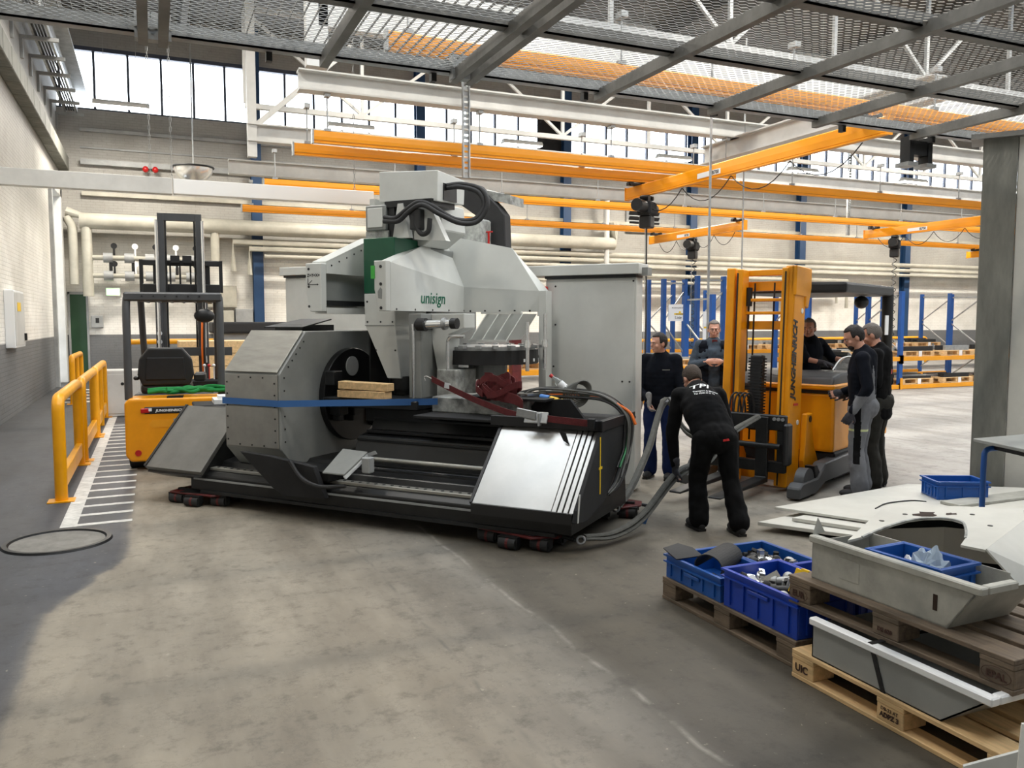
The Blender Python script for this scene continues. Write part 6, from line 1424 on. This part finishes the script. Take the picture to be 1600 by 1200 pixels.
def bvh_of(o):
    me = o.data; return BVHTree.FromPolygons([v.co.copy() for v in me.vertices], [tuple(p.vertices) for p in me.polygons])
# --- 1 bending man in black, back towards the viewer
P1, j1, up1, lo1, _, _ = person('man in black work clothes bending forward over the grey slings, back to the viewer', (4.35, 5.62, 0), (.167, .986), 1.0, dict(
    pelvis=(.01, .04, .82), chest=(-.01, .24, 1.04), neck=(.03, .44, 1.18), head=(.05, .57, 1.27), hipL=(-.09, .03, .79), hipR=(.10, .01, .79),
    kneeL=(-.12, .09, .43), kneeR=(.13, -.02, .44), ankL=(-.12, .05, .10), ankR=(.13, -.19, .10), shL=(-.17, .38, 1.13), shR=(.20, .34, 1.13), elL=(-.22, .40, .78), elR=(.29, .34, .86), wrL=(-.20, .36, .50), wrR=(.24, .55, .66)),
    look=(-.05, .75, -.62), hair='hair_brown', seed=1, handdir=dict(L=(0, .1, -1), R=(0, .5, -.8)), palm=dict(L=(1, 0, 0), R=(-1, 0, 0)), curl=.9, gloves='glove')
bv = bvh_of(up1); yd = Vector((.03, .62, .52)).normalized(); xd = Vector((.97, -.12, -.06)).normalized()
for tx, sz, off in (('TPI', .085, .0), ('Transport & Montage', .026, -.055), ('Tel. 0208 30 51 72', .024, -.085)):
    text('jacket_lettering', tx, sz, 'paper', up1, Vector((-.12 if tx == 'TPI' else -.11, .26, 1.18)) + yd * (off + .02), xd, yd, depth=.0006, bold=.001 if tx == 'TPI' else .0003, shear=.3, surf=bv, xs=1.5 if tx == 'TPI' else 1.0)
patch('pocket_flash', 'red_plastic', lo1, bvh_of(lo1), (.0, -.20, .80), (1, 0, .12), (0, .2, 1), .10, .018)
# --- 2 man in navy sweatshirt holding the sling
P2, j2, up2, lo2, _, _ = person('man in dark navy sweatshirt and blue trousers holding up a grey sling, face in profile', (5.25, 7.8, 0), (-.768, -.64), .955, dict(
    head=(.01, .06, 1.62), wrR=(.06, .26, .96), elR=(.24, .08, 1.05), wrL=(-.22, .36, .98), elL=(-.28, .06, 1.05)), look=(.62, .75, -.10), top='cloth_navy', legs='cloth_blue', gloves='glove_grey', seed=2, handdir=dict(R=(-.1, .2, -1), L=(.2, .8, .1)), palm=dict(L=(.3, 0, -1), R=(-1, 0, 0)), curl=1.0)
patch('chest_print', 'cable_grey', up2, bvh_of(up2), (-.06, .3, 1.30), (-1, 0, 0), (0, 0, 1), .08, .012)
# --- 3 person mostly hidden behind the cabinet
person('person in black mostly hidden behind the edge of the grey cabinet', (5.14, 8.45, 0), (-.6, -.8), .93, dict(head=(.0, .12, 1.58), neck=(0, .06, 1.44)), look=(-.5, .8, -.3), seed=3, gloves='glove_grey')
# --- 4 man in denim jacket and vest
P4, j4, up4, lo4, H4, HM4 = person('older man with glasses in denim shirt and dark vest standing with hands together', (7.2, 9.4, 0), (-.49, -.872), 1.03, dict(
    wrR=(.13, .27, 1.20), wrL=(-.08, .28, 1.20), elR=(.29, .02, 1.14), elL=(-.28, .02, 1.14)), look=(.12, 1, -.12), top='cloth_denim', legs='cloth_black', hair='hair_grey', girth=1.25, handdir=dict(R=(-1, .2, .1), L=(1, .2, .1)), palm=dict(R=(0, -1, -.2), L=(0, -1, -.2)), curl=.8, seed=4)
vm = MB()
for i in range(7):
    f = i / 6; c_ = j4['pelvis'].lerp(j4['neck'], f * .86); vm.ell(c_, (.238 - .02 * abs(f - .5), .205 - .035 * f, .12), 20, 10)
vo = remeshed(vm, 'vest', .012, 3, 'cloth_navy', P4, wr=.008, seed=9)
bm = bmesh.new(); bm.from_mesh(vo.data); bmesh.ops.delete(bm, geom=[f for f in bm.faces if (f.calc_center_median().y > .02 and abs(f.calc_center_median().x - .01) < .075 + .05 * max(0, f.calc_center_median().z - 1.2)) or f.calc_center_median().z > 1.475 or f.calc_center_median().z < .86], context='FACES'); bm.to_mesh(vo.data); bm.free()
for s in (-1, 1): MB().torus(H4((s * .034, .100, -.004)), .022, .002, HM4 @ rotm(R(90)), 16, 4).build('spectacle_rim', 'dark_steel', P4)
MB().obox(j4['neck'] + Vector((0, .105, -.06)), (.07, .012, .16), rotm(R(-12))).build('shirt_front', 'strap_red', P4)
# --- 5 truck driver
drx = TW(.06, -1.45, 0)
P5, j5, up5, lo5, _, _ = person('reach truck driver in dark polo shirt with both arms stretched to the controls', (drx[0], drx[1], .42), (.05, -1.0), .96, dict(
    pelvis=(0, 0, .72), chest=(0, .06, 1.02), neck=(0, .06, 1.20), head=(.05, .09, 1.345), hipL=(-.1, 0, .68), hipR=(.1, 0, .68), kneeL=(-.12, .16, .40), kneeR=(.12, .16, .40), ankL=(-.12, .08, .10), ankR=(.12, .08, .10),
    shL=(-.19, .05, 1.15), shR=(.19, .05, 1.15), elL=(-.27, .18, .96), elR=(.24, .24, .96), wrL=(-.36, .36, .93), wrR=(.16, .44, .92)), look=(.8, .5, -.1), top='cloth_navy', legs='cloth_black', hair='hair_grey', gloves='glove', short_sleeve=True, seed=6, handdir=dict(L=(-.3, .8, 0), R=(-.2, .8, -.1)), palm=dict(L=(0, 0, -1), R=(0, 0, -1)))
# --- 6 man in grey overalls
def bib(c_):
    if c_.z < .93 and abs(c_.x) < .2: return 1
    if c_.y < .05 and c_.z < 1.05 + .30 * max(0, 1 - abs(abs(c_.x) - .10) / .06): return 1
    return 0
def pads(c_): return 1 if (abs(c_.x) > .13 and -.02 < c_.y < .045 and .36 < c_.z < .95) else (2 if abs(c_.z - .70) < .010 and abs(c_.x) > .1 else 0)
P6, j6, up6, lo6, _, _ = person('man in black pullover and grey work overalls standing in profile looking down', (6.58, 6.16, 0), (-.586, .81), 1.0, dict(
    head=(-.01, .10, 1.63), wrL=(-.25, .06, .88), elL=(-.27, -.08, 1.13), wrR=(.12, .22, 1.05)), look=(-.35, .9, -.45), top='cloth_navy', top_mats=['cloth_navy', 'cloth_grey'], top_paint=bib, legs='cloth_grey', leg_mats=['cloth_grey', 'cloth_black', 'reflex'], leg_paint=pads, gloves='glove', seed=7, beard=True, curl=.9)
# --- 7 man behind him
P7, j7, up7, lo7, _, _ = person('grey-haired man in black jacket and dark trousers standing behind the man in overalls', (7.08, 6.42, 0), (-.492, .87), 1.01, dict(head=(0, .09, 1.63), wrL=(-.1, .3, 1.0), wrR=(.12, .3, 1.0)), look=(-.2, .9, -.35), top='cloth_black', legs='cloth_olive', hair='hair_grey', seed=8, skirt=.10, gloves='glove')
patch('sleeve_badge', 'red_plastic', up7, bvh_of(up7), (-.02, -.3, 1.22), (1, 0, 0), (0, 0, 1), .035, .05)
# --- slings (held by the workers, so built after them)
wl = P2.matrix_basis @ Vector((j2['wrL'] + Vector((.02, .09, -.02))))
wl = Vector((5.25, 7.8, 0)) + Matrix.Rotation(math.atan2(.768, -.64), 3, 'Z') @ ((j2['wrL'] + Vector((.02, .10, -.025))) * .955)
hb = Vector((4.35, 5.62, 0)) + Matrix.Rotation(math.atan2(-.167, .986), 3, 'Z') @ (j1['wrL'] + Vector((.03, .02, -.10)))
sling([(3.02, 5.50, .10), (3.35, 5.60, .06), (3.75, 5.80, .12), tuple(hb), (4.75, 6.25, .46), (5.15, 6.45, .66), TW(-.18, .42, .80)], .030, 'long grey tow sling from the front skate past the bending man')
ws = Vector((3.78, 6.25, .12))
sling([tuple(ws), tuple(ws.lerp(wl, .25) - Vector((0, 0, .10))), tuple(ws.lerp(wl, .6) - Vector((0, 0, .10))), tuple(wl), (5.05, 7.0, .62), TW(.05, .75, .55), TW(.20, .42, .76)], .028, 'grey tow sling lifted by the man in the navy sweatshirt')
tag(MB().obox((0, 0, 0), (.06, .015, .08), rotm(.2, .3, .2)).build('blue_tag', 'strap_blue', loc=(3.80, 5.86, .10)), 'small blue identification tag on the long sling', 'tag')
